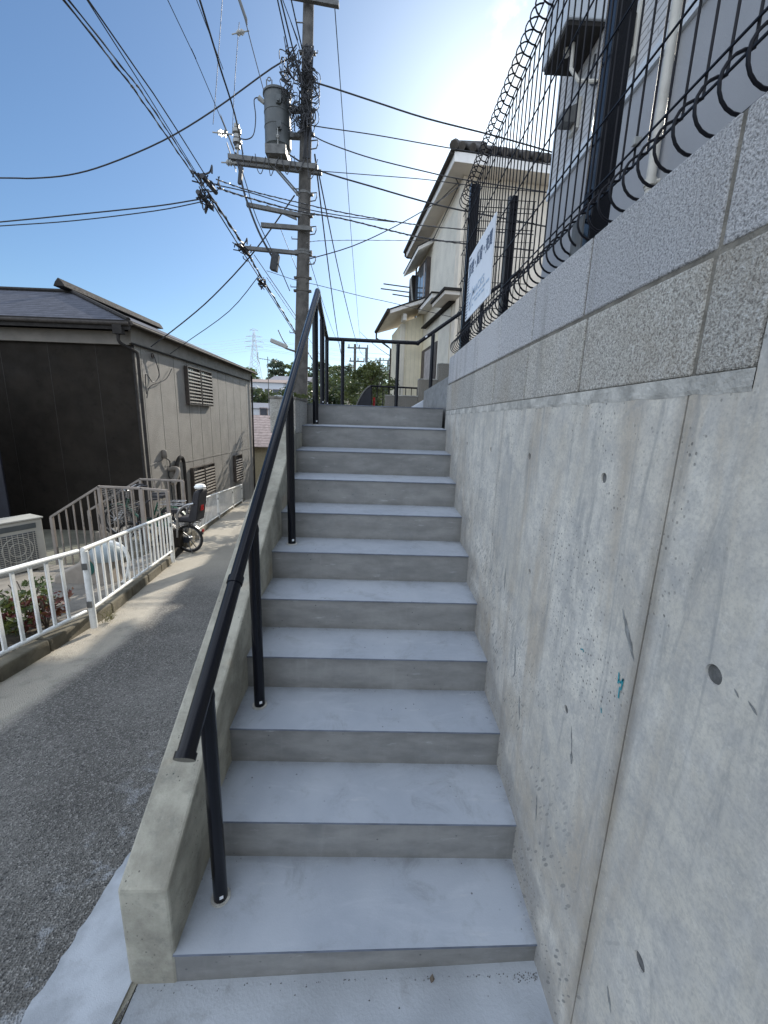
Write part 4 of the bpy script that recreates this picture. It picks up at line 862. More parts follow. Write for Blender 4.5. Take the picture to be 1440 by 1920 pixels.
CABLES = [  # cable points traced from image pixels and unprojected at chosen depths
    ('twisted pair messenger line nearest the left edge, running overhead towards the viewer', 0.008, [(-2.78, 7.47, 5.25), (-2.72, 5.5, 5.25), (-2.8, 4.49, 5.3), (-3.48, -3.47, 5.7)]),
    ('second line of the overhead twisted pair, crossing just right of its mate', 0.007, [(-2.77, 7.5, 5.28), (-2.68, 5.54, 5.28), (-2.78, 4.53, 5.33), (-3.6, -3.42, 5.72)]),
    ('straight thick black line overhead, rightmost of the trio above the road', 0.008, [(-2.78, 7.64, 5.5), (-2.72, 6.0, 5.5), (-2.77, 4.8, 5.55), (-3.1, -3.19, 5.88)]),
    ('thin grey line hugging the thick straight one above the road', 0.006, [(-2.78, 7.73, 5.3), (-2.74, 6.01, 5.4), (-2.76, 4.78, 5.52), (-2.92, -3.18, 6.3)]),
    ('pale faint line high in the blue sky left of the transformer', 0.006, [(-3.02, 9.24, 7.2), (-2.92, 7.62, 7.2), (-2.91, 6.85, 7.2), (-2.71, -3.15, 7.2)]),
    ('black thick feeder line passing left of the transformer down to the crossarms', 0.014, [(-2.79, 9.6, 6.95), (-2.61, 8.58, 7.0), (-2.52, 7.58, 7.05), (-2.43, 6.7, 7.1), (-1.59, -2.25, 7.61)]),
    ('thin conductor parallel to and just left of the thick feeder', 0.006, [(-2.71, 8.37, 7.5), (-2.66, 7.21, 7.5), (-2.29, -1.78, 7.5)]),
    ('near vertical thin jumper wire dropping to the crossarm end insulator', 0.006, [(-3.25, 9.3, 7.25), (-3.14, 9.3, 7.96), (-2.97, 9.3, 9.17), (-2.75, 9.3, 10.66)]),
    ('thin jumper wire hanging from the small high insulator to the crossarm bracket', 0.006, [(-2.89, 9.3, 7.12), (-2.8, 9.3, 7.98), (-2.68, 9.3, 8.86)]),
    ('wire with a black splice running from above down to the transformer lid', 0.008, [(-2.28, 9.4, 7.86), (-2.44, 9.2, 8.45), (-2.5, 9.1, 8.69), (-2.58, 9.0, 8.95), (-2.99, 8.48, 10.29)]),
    ('leftmost of the cables fanning down onto the pole above the transformer', 0.012, [(-1.74, 9.61, 8.45), (-1.77, 9.2, 8.4), (-1.78, 8.4, 8.5), (-1.94, 0.46, 9.49)]),
    ('middle black cable crossing in front of the pole beside the transformer', 0.014, [(-1.38, 9.69, 7.6), (-1.52, 9.35, 7.9), (-1.65, 9.05, 8.3), (-1.75, 8.52, 8.6), (-2.98, 1.63, 12.48)]),
    ('thin cable fanning in from the top, between two thicker ones', 0.008, [(-1.62, 9.56, 8.7), (-1.7, 9.08, 8.75), (-1.77, 8.77, 8.8), (-3.57, 1.07, 10.03)]),
    ('pale cable crossing the pole top from the upper edge, rightmost of the fan', 0.012, [(-1.55, 9.57, 8.6), (-1.58, 8.99, 8.65), (-1.6, 8.63, 8.7), (-2.06, 0.72, 9.8)]),
    ('thick sagging service cable swooping across the left sky from the pole', 0.013, [(-1.68, 9.5, 8.55), (-2.15, 9.5, 8.33), (-3.3, 9.5, 7.6), (-4.32, 9.5, 7.05), (-5.45, 9.5, 6.6), (-6.21, 9.5, 6.39), (-6.95, 9.5, 6.3), (-7.57, 9.5, 6.28), (-10.57, 9.5, 6.15)]),
    ('upper of the two lines leaving the left edge at mid sky', 0.01, [(-2.83, 7.62, 5.25), (-3.06, 7.8, 5.3), (-3.8, 7.9, 5.22), (-5.15, 7.9, 5.04), (-6.4, 7.9, 4.88), (-9.38, 7.9, 4.52)]),
    ('lower wavy line leaving the left edge just under its straight mate', 0.008, [(-2.82, 7.62, 5.22), (-3.08, 7.8, 5.25), (-3.81, 7.9, 5.15), (-5.16, 7.9, 4.95), (-6.41, 7.9, 4.82), (-9.4, 7.9, 4.53)]),
    ('service drop running from the pole down to the eave of the dark left house', 0.013, [(-1.74, 9.45, 6.2), (-2.64, 9.6, 5.19), (-3.64, 9.9, 4.39), (-4.52, 10.2, 3.85), (-5.54, 10.75, 3.41)]),
    ('thin second service drop ending on the side wall of the left house', 0.009, [(-2.5, 9.5, 4.74), (-3.51, 10.5, 4.23), (-5.18, 12.0, 3.77), (-5.98, 12.6, 3.5)]),
    ('main lashed telecom cable passing the arm left of the pole and receding downhill', 0.018, [(-2.73, 7.4, 5.25), (-2.76, 9.5, 5.19), (-2.89, 11.0, 5.19), (-2.88, 16.0, 4.71), (-2.87, 20.0, 4.33)]),
    ('second telecom cable under the main one, receding behind the pole', 0.012, [(-2.71, 7.53, 5.15), (-2.84, 9.5, 5.15), (-2.84, 11.0, 5.02), (-2.84, 16.0, 4.57)]),
    ('thin outer telecom wire receding behind the pole to the far slope', 0.008, [(-2.73, 11.0, 5.14), (-2.71, 14.0, 5.0), (-2.63, 20.0, 4.71)]),
    ('topmost line to the right, from the insulator level with the transformer lid', 0.014, [(-1.49, 9.5, 8.17), (-0.98, 9.3, 7.94), (-0.19, 9.3, 7.76), (0.84, 9.3, 7.53), (2.21, 9.3, 7.3), (3.51, 9.3, 7.05), (6.45, 9.3, 6.47)]),
    ('second line to the right, leaving the pole beside the transformer middle', 0.009, [(-1.5, 9.45, 7.45), (-1.32, 9.4, 7.37), (-0.18, 9.3, 7.22), (0.86, 9.3, 7.11), (2.24, 9.3, 6.97), (3.53, 9.3, 6.85), (6.52, 9.3, 6.56)]),
    ('third line to the right, sagging towards the roof edge of the cream house', 0.01, [(-1.5, 9.45, 7.31), (-1.22, 9.4, 7.15), (-0.8, 9.3, 6.97), (-0.17, 9.3, 6.82), (0.78, 9.3, 6.66), (1.64, 9.3, 6.54), (3.48, 9.3, 6.38), (6.47, 9.3, 6.14)]),
    ('thin fourth line to the right, almost level above the thick one', 0.007, [(-1.33, 9.4, 6.62), (-0.16, 9.3, 6.54), (0.9, 9.3, 6.51), (1.75, 9.3, 6.45), (3.48, 9.3, 6.38), (6.48, 9.3, 6.27)]),
    ('thickest line to the right, crossing the eave of the cream house', 0.014, [(-1.83, 9.3, 6.83), (-1.29, 9.3, 6.59), (-0.16, 9.3, 6.34), (1.25, 9.3, 6.06), (3.11, 9.3, 5.82), (7.08, 9.3, 5.31)]),
    ('upper twisted line crossing from the left splice to the cream house', 0.009, [(-2.72, 7.8, 5.61), (-2.38, 8.6, 5.84), (-1.62, 9.2, 5.96), (-0.78, 9.3, 5.87), (0.29, 9.3, 5.75), (1.27, 9.3, 5.68), (3.14, 9.3, 5.63)]),
    ('middle line of three running from the left splice past the pole', 0.009, [(-2.73, 7.8, 5.53), (-2.38, 8.6, 5.81), (-1.62, 9.2, 5.88), (-0.78, 9.3, 5.81), (0.29, 9.3, 5.74)]),
    ('lower twisted line crossing from the left splice to the cream house wall', 0.012, [(-2.71, 7.8, 5.49), (-2.39, 8.6, 5.72), (-1.62, 9.2, 5.81), (-0.78, 9.3, 5.76), (0.3, 9.3, 5.57), (0.96, 9.3, 5.47), (1.73, 9.3, 5.41), (3.17, 9.3, 5.34)]),
    ('straight line rising to the right from the lower pole to the cream house eave', 0.01, [(-1.47, 9.4, 5.03), (-0.58, 9.6, 5.38), (0.32, 10.0, 5.95), (1.22, 10.5, 6.65), (1.89, 10.95, 7.29)]),
    ('hair thin level wire from the pole to the right below the twisted lines', 0.005, [(-1.44, 9.4, 5.26), (-1.34, 9.3, 5.33), (0.3, 9.3, 5.41), (3.15, 9.3, 5.48)]),
    ('lowest thin wire to the right, drooping towards the sign on the fence', 0.006, [(-2.48, 10.0, 4.97), (-1.71, 9.6, 4.67), (-1.32, 9.3, 4.53), (-0.33, 9.3, 4.34), (0.35, 9.3, 4.23), (1.83, 9.3, 3.96)]),
    ('left of two cables dropping from the pole head to the distant pole', 0.016, [(-1.34, 9.5, 6.95), (-1.52, 13.29, 6.38), (-1.7, 17.07, 5.96), (-1.88, 20.86, 5.68), (-2.06, 24.64, 5.55), (-2.24, 28.43, 5.57), (-2.42, 32.21, 5.74), (-2.6, 36.0, 6.05)]),
    ('right of two cables dropping from the pole head to the distant pole', 0.014, [(-1.27, 9.5, 6.66), (-1.25, 13.57, 6.32), (-1.22, 17.64, 6.14), (-1.2, 21.71, 6.1), (-1.18, 25.79, 6.21), (-1.16, 29.86, 6.46), (-1.13, 33.93, 6.86), (-1.11, 38.0, 7.41)]),
    ('long thin wire from the top crossarm end down to the distant pole', 0.009, [(-0.95, 9.4, 9.3), (-1.02, 13.49, 8.95), (-1.1, 17.57, 8.68), (-1.17, 21.66, 8.49), (-1.24, 25.74, 8.38), (-1.32, 29.83, 8.35), (-1.39, 33.91, 8.41), (-1.46, 38.0, 8.54)]),
    ('thin wire receding right of the handrail corner behind the pole', 0.007, [(-1.48, 9.5, 5.12), (-1.68, 13.6, 5.26), (-1.88, 17.7, 5.48), (-2.08, 21.8, 5.8), (-2.27, 25.9, 6.22), (-2.47, 30.0, 6.74)]),
    ('service wire from the distant pole down to the right behind the cream house', 0.018, [(-1.06, 38.0, 7.42), (-0.31, 35.33, 6.48), (0.45, 32.67, 5.64), (1.21, 30.0, 4.89)]),
    ('wire from the distant pole up right towards the cream house annex', 0.016, [(-1.44, 36.0, 8.93), (-0.7, 30.67, 7.42), (0.04, 25.33, 6.0), (0.78, 20.0, 4.67)]),
]
for lab, r, P in CABLES:
    m = MB(); P2 = smoothline(P, 4) if len(P) > 2 else P
    pale = 'pale' in lab or 'twisted' in lab
    m.tube(P2, r, 6)
    if 'twisted' in lab or 'lashed' in lab:
        P2 = smoothline(P, 40); Q = []
        for i, p in enumerate(P2):
            a = i*.75; Q.append(p + Vector((math.cos(a), 0, math.sin(a)))*(r*1.3))
        m.mi = 1; m.tube(Q, r*.6, 4)
    o = m.build('overhead_cable', [M['cable'], M['cable_pale']], smooth=True)
    tag(o, lab, 'cable', 'overhead cables around the utility pole')
# ------------------------------------------------------------------ kerb, yard and fences on the left
KT = .12
m = MB(); kl = [(x, y) for x, y in LE if y <= 6.5]; kl2 = [(-3.56, 7.75), (-4.25, 10.4), (-5.0, 14), (-5.9, 18.5), (-7.2, 25)]
for L_ in (kl, kl2):
    for (xa, ya), (xb, yb) in zip(L_, L_[1:]):
        n = max(1, round((yb-ya)/.62))
        for i in range(n):
            a = (xa+(xb-xa)*i/n, ya+(yb-ya)*i/n); b = (xa+(xb-xa)*(i+1)/n, ya+(yb-ya)*(i+1)/n)
            g = .004
            P = [(a[0], a[1]+g, zr(a[1])-.2), (b[0], b[1]-g, zr(b[1])-.2), (b[0]-.14, b[1]-g, zr(b[1])-.2), (a[0]-.14, a[1]+g, zr(a[1])-.2)]
            m.add(P + [(p[0] - (.012 if j < 2 else 0), p[1], p[2]+.2+KT) for j, p in enumerate(P)], [(0,3,2,1),(4,5,6,7),(0,1,5,4),(1,2,6,5),(2,3,7,6),(3,0,4,7)])
struct(m.build('kerb', M['kerbstone'], bevel=.018, seg=2))
m = MB(); ys2 = [-6 + .5*i for i in range(64)]
ys2 = [y for y in ys2 if y < 5.7] + [5.75] + [6 + .5*i for i in range(6)] + [8.6] + [9 + .5*i for i in range(32)]
for ya, yb in zip(ys2, ys2[1:]):
    xl = -16 if yb <= 5.76 else (-3.75 if yb <= 8.61 else min(-5.97, lex(yb)-.3))
    m.quad((lex(ya)-.13, ya, zr(ya)+KT-.012), (xl, ya, zr(ya)+KT-.012), (xl, yb, zr(yb)+KT-.012), (lex(yb)-.13, yb, zr(yb)+KT-.012))
# sunken court in front of the dark house
m.quad((-16, 5.75, -2.7), (-3.75, 5.75, -2.7), (-3.75, 10.9, -2.7), (-16, 10.9, -2.7))
m.quad((-16, 5.75, -2.7), (-16, 5.75, zr(5.75)+KT-.012), (-3.75, 5.75, zr(5.75)+KT-.012), (-3.75, 5.75, -2.7))
m.quad((-3.75, 5.75, -2.7), (-3.75, 5.75, zr(5.75)+KT-.012), (-3.75, 8.6, zr(8.6)+KT-.012), (-3.75, 8.6, -2.7))
m.quad((-5.97, 8.6, -2.7), (-5.97, 8.6, zr(8.6)+KT-.012), (-3.75, 8.6, zr(8.6)+KT-.012), (-3.75, 8.6, -2.7))
m.quad((-5.97, 8.6, -2.7), (-5.97, 8.6, zr(8.6)+KT-.012), (-5.97, 10.9, zr(10.9)+KT-.012), (-5.97, 10.9, -2.7))
struct(m.build('yard', M['yard']))
m = MB()
for i in range(10):
    ya = 2.3 + .13*i; yb = ya + .13
    m.quad((-2.84, ya, zr(ya)+KT+.01), (-3.55, ya, zr(ya)+KT+.01), (-3.55, yb, zr(yb)+KT+.01), (-2.84, yb, zr(yb)+KT+.01))
struct(m.build('planting_bed', M['soil']))

def fence(label, a, b, posts, ztop, zbot, pitch=.155, group='white guard fences along the kerb'):
    t = thing('guard_fence', (a[0], a[1], zr(a[1])), label, 'fence', group)
    a = Vector((*a, 0)); b = Vector((*b, 0)); d = b-a; L_ = d.length; u = d/L_
    P = lambda s, dz: Vector((a.x+u.x*s, a.y+u.y*s, zr(a.y+u.y*s)+dz))
    m = MB(); m.tube([P(0, ztop), P(L_, ztop)], .021, 10); m.build('top_rail', M['white'], t, smooth=True)
    m = MB(); m.tube([P(0, zbot), P(L_, zbot)], .017, 10); m.build('bottom_rail', M['white'], t, smooth=True)
    m = MB(); n = int(L_/pitch); s = Vector((-u.y, u.x, 0))
    for i in range(n):
        q = P(.06 + i*pitch, (ztop+zbot)/2); m.obox(q, u*(.015 if zbot > .2 else .006), s*(.008 if zbot > .2 else .006), (0, 0, (ztop-zbot)/2))
    m.build('bar_panel', M['white'], t, bevel=.002, seg=1)
    for s_ in posts:
        q = P(s_, 0); m = MB(); m.cyl(q + Vector((0,0,.05)), q + Vector((0,0,ztop-.02)), .030, 14)
        pp = m.build('post', M['white'], t, smooth=True)
        m = MB()
        for z in (zbot+.06, ztop-.16): m.obox(q + Vector((0,0,z)) - u*.035 + s*.0, u*.006, s*.02, (0,0,.03))
        m.build('bolt_plate', M['steel'], pp)
fence('white painted guard fence nearest the viewer, in front of the planting', (-2.62, 1.1), (-2.625, 3.53), [], .835, .25)
fence('white painted guard fence in the middle, in front of the bicycles', (-2.63, 3.60), (-3.20, 6.34), [.03, 2.77], .835, .24, .155)
fence('far white guard fence under the windows of the grey side wall', (-3.98, 8.95), (-5.70, 17.6), [.1, 3.0, 6.0, 8.7], .80, .13, .17)

# beige stair railings
def railing(label, y, pts, zb, bars, posts):
    t = thing('stair_railing', (pts[1][0], y, zb(pts[1][0])), label, 'railing', 'beige railings beside the entry steps')
    m = MB()
    for a, b in zip(pts, pts[1:]):
        A = Vector((a[0], y, a[1])); B = Vector((b[0], y, b[1])); d = (B-A)/2; u = d.normalized()
        m.obox((A+B)/2, d + u*.012, (0, .022, 0), u.cross(Vector((0,1,0)))*.018)
    m.build('top_rail', M['beige'], t, bevel=.003)
    def ztop(x):
        for a, b in zip(pts, pts[1:]):
            if min(a[0], b[0])-1e-6 <= x <= max(a[0], b[0])+1e-6: return a[1] + (b[1]-a[1])*(x-a[0])/(b[0]-a[0])
    m = MB()
    for x in bars: m.box(x-.010, x+.010, y-.010, y+.010, zb(x), ztop(x)-.012)
    m.build('bar_panel', M['beige'], t)
    for x in posts:
        m = MB(); m.box(x-.024, x+.024, y-.024, y+.024, zb(x)-.1, ztop(x)-.012); m.build('post', M['beige'], t, bevel=.003)
railing('front beige railing with a sloping left part, before the parked bicycles', 6.95, [(-5.53, .02), (-4.66, .57), (-3.95, .56), (-3.52, .53)],
        lambda x: -.55 if x > -4.66 else -.55 + (x+4.66)*.62, [-5.40+.132*i for i in range(6)] + [-4.55+.14*i for i in range(5)] + [-3.80, -3.68], [-5.53, -4.66, -3.95, -3.52])
railing('rear beige railing beside the corner of the dark house', 8.4, [(-5.9, -.20), (-4.78, .49), (-3.92, .48)],
        lambda x: -.72 if x > -4.78 else -.72 + (x+4.78)*.62, [-5.7+.15*i for i in range(6)] + [-4.64+.14*i for i in range(5)], [-5.9, -4.78, -3.92])
# entry platform under the railings
m = MB(); m.box(-4.70, -3.755, 6.9, 8.5, -2.75, -.56)
for i in range(6): m.box(-4.705-.28*(i+1), -4.705-.28*i, 6.9, 8.5, -2.75, -.56-.175*(i+1))
tag(m.build('entry_platform', M['kerbstone'], bevel=.008), 'low concrete entry platform with steps behind the beige railings', 'platform')

# air conditioner
t = thing('outdoor_unit', (-4.870, 5.1, -.40), 'ivory air conditioner outdoor unit on the ground by the dark wall', 'air conditioner')
m = MB(); m.box(-5.070, -4.330, 5.0, 5.29, -.33, .36); b = m.build('casing', M['ac'], t, bevel=.012)
m = MB(); m.box(-5.085, -4.315, 4.985, 5.305, .361, .385); m.build('lid', M['ac'], t, bevel=.008)
m = MB(); m.box(-4.870, -4.430, 4.992, 4.999, -.22, .20); m.build('fan_opening', M['ac_dark'], t)
m = MB()
for i in range(16): m.box(-4.870, -4.430, 4.984, 4.990, -.22+.0265*i, -.22+.0265*i+.006)
for i in range(8): m.box(-4.870+.058*i, -4.870+.058*i+.007, 4.978, 4.983, -.22, .20)
m.torus((-4.650, 4.985, -.01), (0,1,0), .17, .006, 24, 5); m.torus((-4.650, 4.985, -.01), (0,1,0), .09, .006, 20, 5); m.build('fan_grille', M['ac'], t)
m = MB(); m.box(-4.990, -4.410, 4.993, 4.999, .245, .315); m.build('label_band', M['trafo'], t)
m = MB()
for i in range(14): m.box(-5.078, -5.071, 5.04, 5.26, -.26+.038*i, -.26+.038*i+.016)
m.build('side_louvre', M['ac_dark'], t)
for x in (-4.990, -4.410):
    m = MB(); m.box(x-.05, x+.05, 4.97, 5.32, -.44, -.331); m.build('foot', M['kerbstone'], t, bevel=.01)

t.rotation_euler.z = R(64)
# beige moulded bin with a pale hood behind the white fence
t = thing('storage_bin', (-3.55, 5.0, -.40), 'beige plastic bin with a dark green oval and pale hood behind the white fence', 'bin')
m = MB(); m.prism([(-3.98, 4.85, -.42), (-3.95, 4.85, -.20), (-3.62, 4.85, -.02), (-3.58, 4.85, .10), (-3.30, 4.85, .08), (-3.24, 4.85, -.42)], (0, .34, 0)); m.build('body', M['bin'], t, bevel=.04, seg=4)
m = MB(); P = []
for i in range(20):
    a = 2*math.pi*i/20; P.append((-3.50 + .075*math.cos(a), 4.846, -.08 + .10*math.sin(a)))
m.prism(P, (0, -.004, 0)); m.build('oval_badge', M['green'], t)
m = MB(); m.lathe((-3.36, 5.02, .02), [(.19, -.03), (.20, .02), (.19, .08), (.15, .135), (.08, .165), (0, .17)], 20); m.build('hood', M['lid'], t, smooth=True)
m = MB(); m.tube(smoothline([(-3.30, 4.95, -.42), (-3.12, 4.95, -.25), (-3.06, 4.95, 0), (-3.13, 4.95, .18), (-3.3, 4.95, .24)], 5), .022, 8); m.build('hoop', M['white'], t, smooth=True)

def bicycle(name, label, origin, fwd, wr, frame_mat, child, basket, wb=1.10):
    t = thing(name, origin, label, 'bicycle', None); O = Vector(origin); F = Vector(fwd).normalized(); S = Vector((-F.y, F.x, 0))
    def p(x, z, s=0): return O + F*x + S*s + Vector((0, 0, z))
    def wheel(x, nm):
        w_ = MB(); w_.torus(p(x, wr), S, wr-.022, .022, 36, 8); o = w_.build(nm, M['tyre'], t, smooth=True)
        w_ = MB(); w_.torus(p(x, wr), S, wr-.050, .010, 36, 6); w_.build('rim', M['chrome'], o, smooth=True)
        w_ = MB()
        for i in range(16):
            a = 2*math.pi*i/16; c_ = p(x + (wr-.055)*math.cos(a), wr + (wr-.055)*math.sin(a)); w_.tube([p(x, wr, .03*(-1)**i), c_], .0018, 4)
        w_.cyl(p(x, wr, -.045), p(x, wr, .045), .028 if not child or x > 0 else .05, 12); w_.build('spokes', M['chrome'], o)
        g = MB(); P = []
        for i in range(12):
            a = R(20 + i*13 if x == 0 else 40 + i*9); P.append(p(x + (wr+.02)*math.cos(math.pi-a)*(1), wr + (wr+.02)*math.sin(a)))
        for i in range(11): g.obox((P[i]+P[i+1])/2, (P[i+1]-P[i])/2, S*.028, (0,0,.003))
        g.build('mudguard', M[frame_mat], t)
    wheel(0, 'rear_wheel'); wheel(wb, 'front_wheel')
    hx, hz = wb-.20, wr+.36; bx, bz = .45, wr-.02; sx, sz = .27, wr+.40
    m = MB()
    m.tube([p(bx, bz), p(sx, sz)], .017, 8); m.tube(smoothline([p(bx, bz), p(.62, bz+.05), p(hx+.02, hz-.06)], 4), .022, 8)
    for s in (-.05, .05): m.tube([p(0, wr, s), p(bx, bz, s*.6)], .011, 6); m.tube([p(0, wr, s), p(sx+.03, sz-.14, s*.3)], .010, 6)
    m.tube([p(hx+.03, hz-.10), p(hx-.03, hz+.08)], .022, 8); m.build('frame', M[frame_mat], t, smooth=True)
    m = MB()
    for s in (-.05, .05): m.tube([p(wb, wr, s), p(hx+.05, hz-.16, s), p(hx+.03, hz-.10, 0)], .012, 6)
    m.tube([p(hx-.03, hz+.08), p(hx-.06, hz+.24)], .014, 8)
    m.tube(smoothline([p(hx-.22, hz+.30, -.29), p(hx-.12, hz+.30, -.24), p(hx-.05, hz+.25, -.1), p(hx-.05, hz+.25, .1), p(hx-.12, hz+.30, .24), p(hx-.22, hz+.30, .29)], 4), .012, 8)
    m.build('handlebar', M['chrome'] if not child else M['seat'], t, smooth=True)
    m = MB()
    for s in (-.26, .26): m.tube([p(hx-.13, hz+.30, s*.9), p(hx-.24, hz+.30, s*1.12)], .017, 8); m.tube([p(hx-.02, hz+.28, s*.8), p(hx-.10, hz+.26, s*1.1)], .007, 5)
    m.build('grip', M['seat'], t)
    m = MB(); m.tube([p(sx, sz), p(sx-.03, sz+.12)], .013, 8); m.prism([p(sx-.16, sz+.16, -.10), p(sx-.16, sz+.16, .10), p(sx+.02, sz+.15, .05), p(sx+.14, sz+.14, .02), p(sx+.14, sz+.14, -.02), p(sx+.02, sz+.15, -.05)], (0, 0, -.06)); m.build('saddle', M['seat'], t, bevel=.015)
    m = MB(); m.cyl(p(bx, bz, -.06), p(bx, bz, .06), .055 if not child else .085, 14)
    for s, q in ((.08, 1), (-.08, -1)): m.obox(p(bx+.075*q, bz-.06*q, s), F*.08*q - Vector((0,0,.06*q)), S*.006, (.008, 0, .010)); m.obox(p(bx+.15*q, bz-.12*q, s*1.6), F*.045, S*.035, (0,0,.008))
    m.build('crank', M['seat'], t)
    m = MB(); m.prism([p(-.04, wr+.05, .075), p(bx+.08, bz+.09, .075), p(bx+.10, bz-.05, .075), p(-.04, wr-.05, .075)], S*.012); m.build('chain_cover', M[frame_mat], t, bevel=.004)
    m = MB()
    for s in (-.07, .07): m.tube([p(-.22, wr*2+.07, s), p(sx-.04, wr*2+.07, s)], .007, 6); m.tube([p(0, wr, s), p(-.06, wr*2+.07, s)], .006, 5)
    for x in (-.22, -.1, .02, .14): m.tube([p(x, wr*2+.07, -.07), p(x, wr*2+.07, .07)], .006, 5)
    m.build('rear_carrier', M['seat'] if child else M['chrome'], t)
    m = MB(); m.obox(p(-wr-.01, wr+.17), F*.012, S*.025, (0,0,.025)); m.build('reflector', M['red'], t, bevel=.004)
    m = MB(); m.tube([p(.02, wr-.02, .06), p(-.10, .02, .10), p(-.10, .02, -.10), p(.02, wr-.02, -.06)], .009, 6); m.build('kickstand', M['steel'], t)
    if child:
        m = MB(); b = wr*2+.09
        m.prism([p(-.24, b+.02, -.16), p(-.16, b, -.16), p(.10, b, -.16), p(.12, b+.07, -.16), p(-.10, b+.10, -.16), p(-.22, b+.55, -.16), p(-.30, b+.60, -.16), p(-.33, b+.55, -.16)], S*.32); cs = m.build('child_seat', M['seat'], t, bevel=.025, seg=3)
        m = MB()
        for s in (-.17, .17): m.tube(smoothline([p(-.22, b+.35, s), p(-.05, b+.30, s), p(.08, b+.16, s), p(.10, b-.02, s), p(.12, b-.28, s)], 4), .022, 8)
        m.tube(smoothline([p(.06, b+.20, -.17), p(.14, b+.22, 0), p(.06, b+.20, .17)], 4), .016, 6); m.build('arm_guard', M['chrome'], cs, smooth=True)
        m = MB(); m.lathe(p(-.27, b+.60), [(.09,0), (.10,.03), (.07,.07), (0,.085)], 14); m.build('headrest', M['white'], cs, smooth=True)
        m = MB(); m.obox(p(-.28, b+.25), F*.01, S*.05, (0,0,.05)); m.build('rear_reflector', M['red'], cs)
        m = MB(); m.obox(p(.18, wr+.03, .12), F*.11, S*.06, (0,0,.15)); m.obox(p(.18, wr+.19, .12), F*.115, S*.065, (0,0,.012)); m.build('pannier_bag', M['dark_wall'], t, bevel=.02, seg=3)
        m = MB(); m.obox(p(.42, wr+.08), F*.05, S*.05, (0,0,.12)); m.build('battery', M['seat'], t, bevel=.01)
    if basket:
        m = MB(); c = p(hx+.22, hz+.02)
        for i in range(6):
            z = .04 + i*.042; k = .11 + i*.010
            m.tube([c + F*k + S*k*1.2 + Vector((0,0,z)), c - F*k + S*k*1.2 + Vector((0,0,z)), c - F*k - S*k*1.2 + Vector((0,0,z)), c + F*k - S*k*1.2 + Vector((0,0,z)), c + F*k + S*k*1.2 + Vector((0,0,z))], .004, 4)
        for i in range(7):
            for j in (-1, 1):
                q = -.11 + .22*i/6; m.tube([c + F*q + S*.13*j + Vector((0,0,.03)), c + F*q*1.4 + S*.19*j + Vector((0,0,.26))], .003, 4); m.tube([c + S*q + F*.11*j + Vector((0,0,.03)), c + S*q*1.5 + F*.16*j + Vector((0,0,.26))], .003, 4)
        m.build('basket', M['wire'], t)
    return t
bicycle('bicycle', 'dark electric bicycle with a black child seat parked at the end of the white fence', (-3.36, 7.28, zr(7.28)+.0), (-1, .06, 0), .262, 'bike', True, True)
bicycle('bicycle', 'green framed city bicycle with a wire basket behind the beige railing', (-3.85, 7.72, -.56), (-1, .12, 0), .31, 'bike_green', False, True)
bicycle('bicycle', 'third bicycle with a bare silver wheel, half hidden behind the beige railing', (-3.95, 8.02, -.56), (-1, -.1, 0), .31, 'bike', False, False)

# ------------------------------------------------------------------ plants
def leaves(m, c, rad, n, size, rn, flat=1.0):
    c = Vector(c)
    for _ in range(n):
        d = Vector((rn.gauss(0, 1), rn.gauss(0, 1), rn.gauss(0, 1))); d.normalize()
        r_ = rn.random()**.45
        p = c + Vector((d.x*rad[0]*r_, d.y*rad[1]*r_, d.z*rad[2]*r_))
        u = Vector((rn.gauss(0, 1), rn.gauss(0, 1), rn.gauss(0, .6)*flat)).normalized(); v = u.orthogonal().normalized()
        a = rn.uniform(0, 6.28); v = (v*math.cos(a) + u.cross(v)*math.sin(a))
        s = size*rn.uniform(.6, 1.3); w_ = u.cross(v)*s*.08
        m.add([p - u*s, p + v*s*.42 + w_, p + u*s, p - v*s*.42 + w_], [(0, 1, 2), (0, 2, 3)])
def tree(name, label, base, h, cr, nclump, nleaf, size, mt, seed, cat='tree', group=None, trunk=.1, low=.35, sq=(1,1,1)):
    rn = random.Random(seed); t = thing(name, base, label, cat, group); B = Vector(base)
    m = MB(); top = B + Vector((rn.uniform(-.1,.1)*cr, 0, h*.72)); mid = B + Vector((rn.uniform(-.15,.15)*cr, rn.uniform(-.1,.1)*cr, h*.4))
    m.tube(smoothline([B - Vector((0,0,.2)), mid, top], 4), trunk, 8, True, trunk*.4)
    cs = []
    for i in range(nclump):
        a = rn.uniform(0, 6.28); q = rn.random()**.6; zz = rn.uniform(low, 1.0)
        prof_ = math.sin(math.pi*min(1, max(.12, (zz-low*.75)/(1.06-low*.75))))**.6
        c = B + Vector((math.cos(a)*cr*q*prof_*sq[0], math.sin(a)*cr*q*prof_*sq[1], h*zz - cr*.15)); cs.append(c)
        if i % 3 == 0: m.tube(smoothline([mid + (top-mid)*rn.uniform(0, .8), (mid+c)/2 + Vector((0,0,.1*h)), c], 3), trunk*.3, 5, True, trunk*.1)
    m.build('trunk', M['bark'], t, smooth=True)
    m = MB()
    for c in cs:
        r_ = cr*rn.uniform(.20, .42); leaves(m, c, (r_, r_, r_*.7), nleaf, size, rn)
    m.build('crown', M[mt], t)
    return t
rnd = random.Random(5)
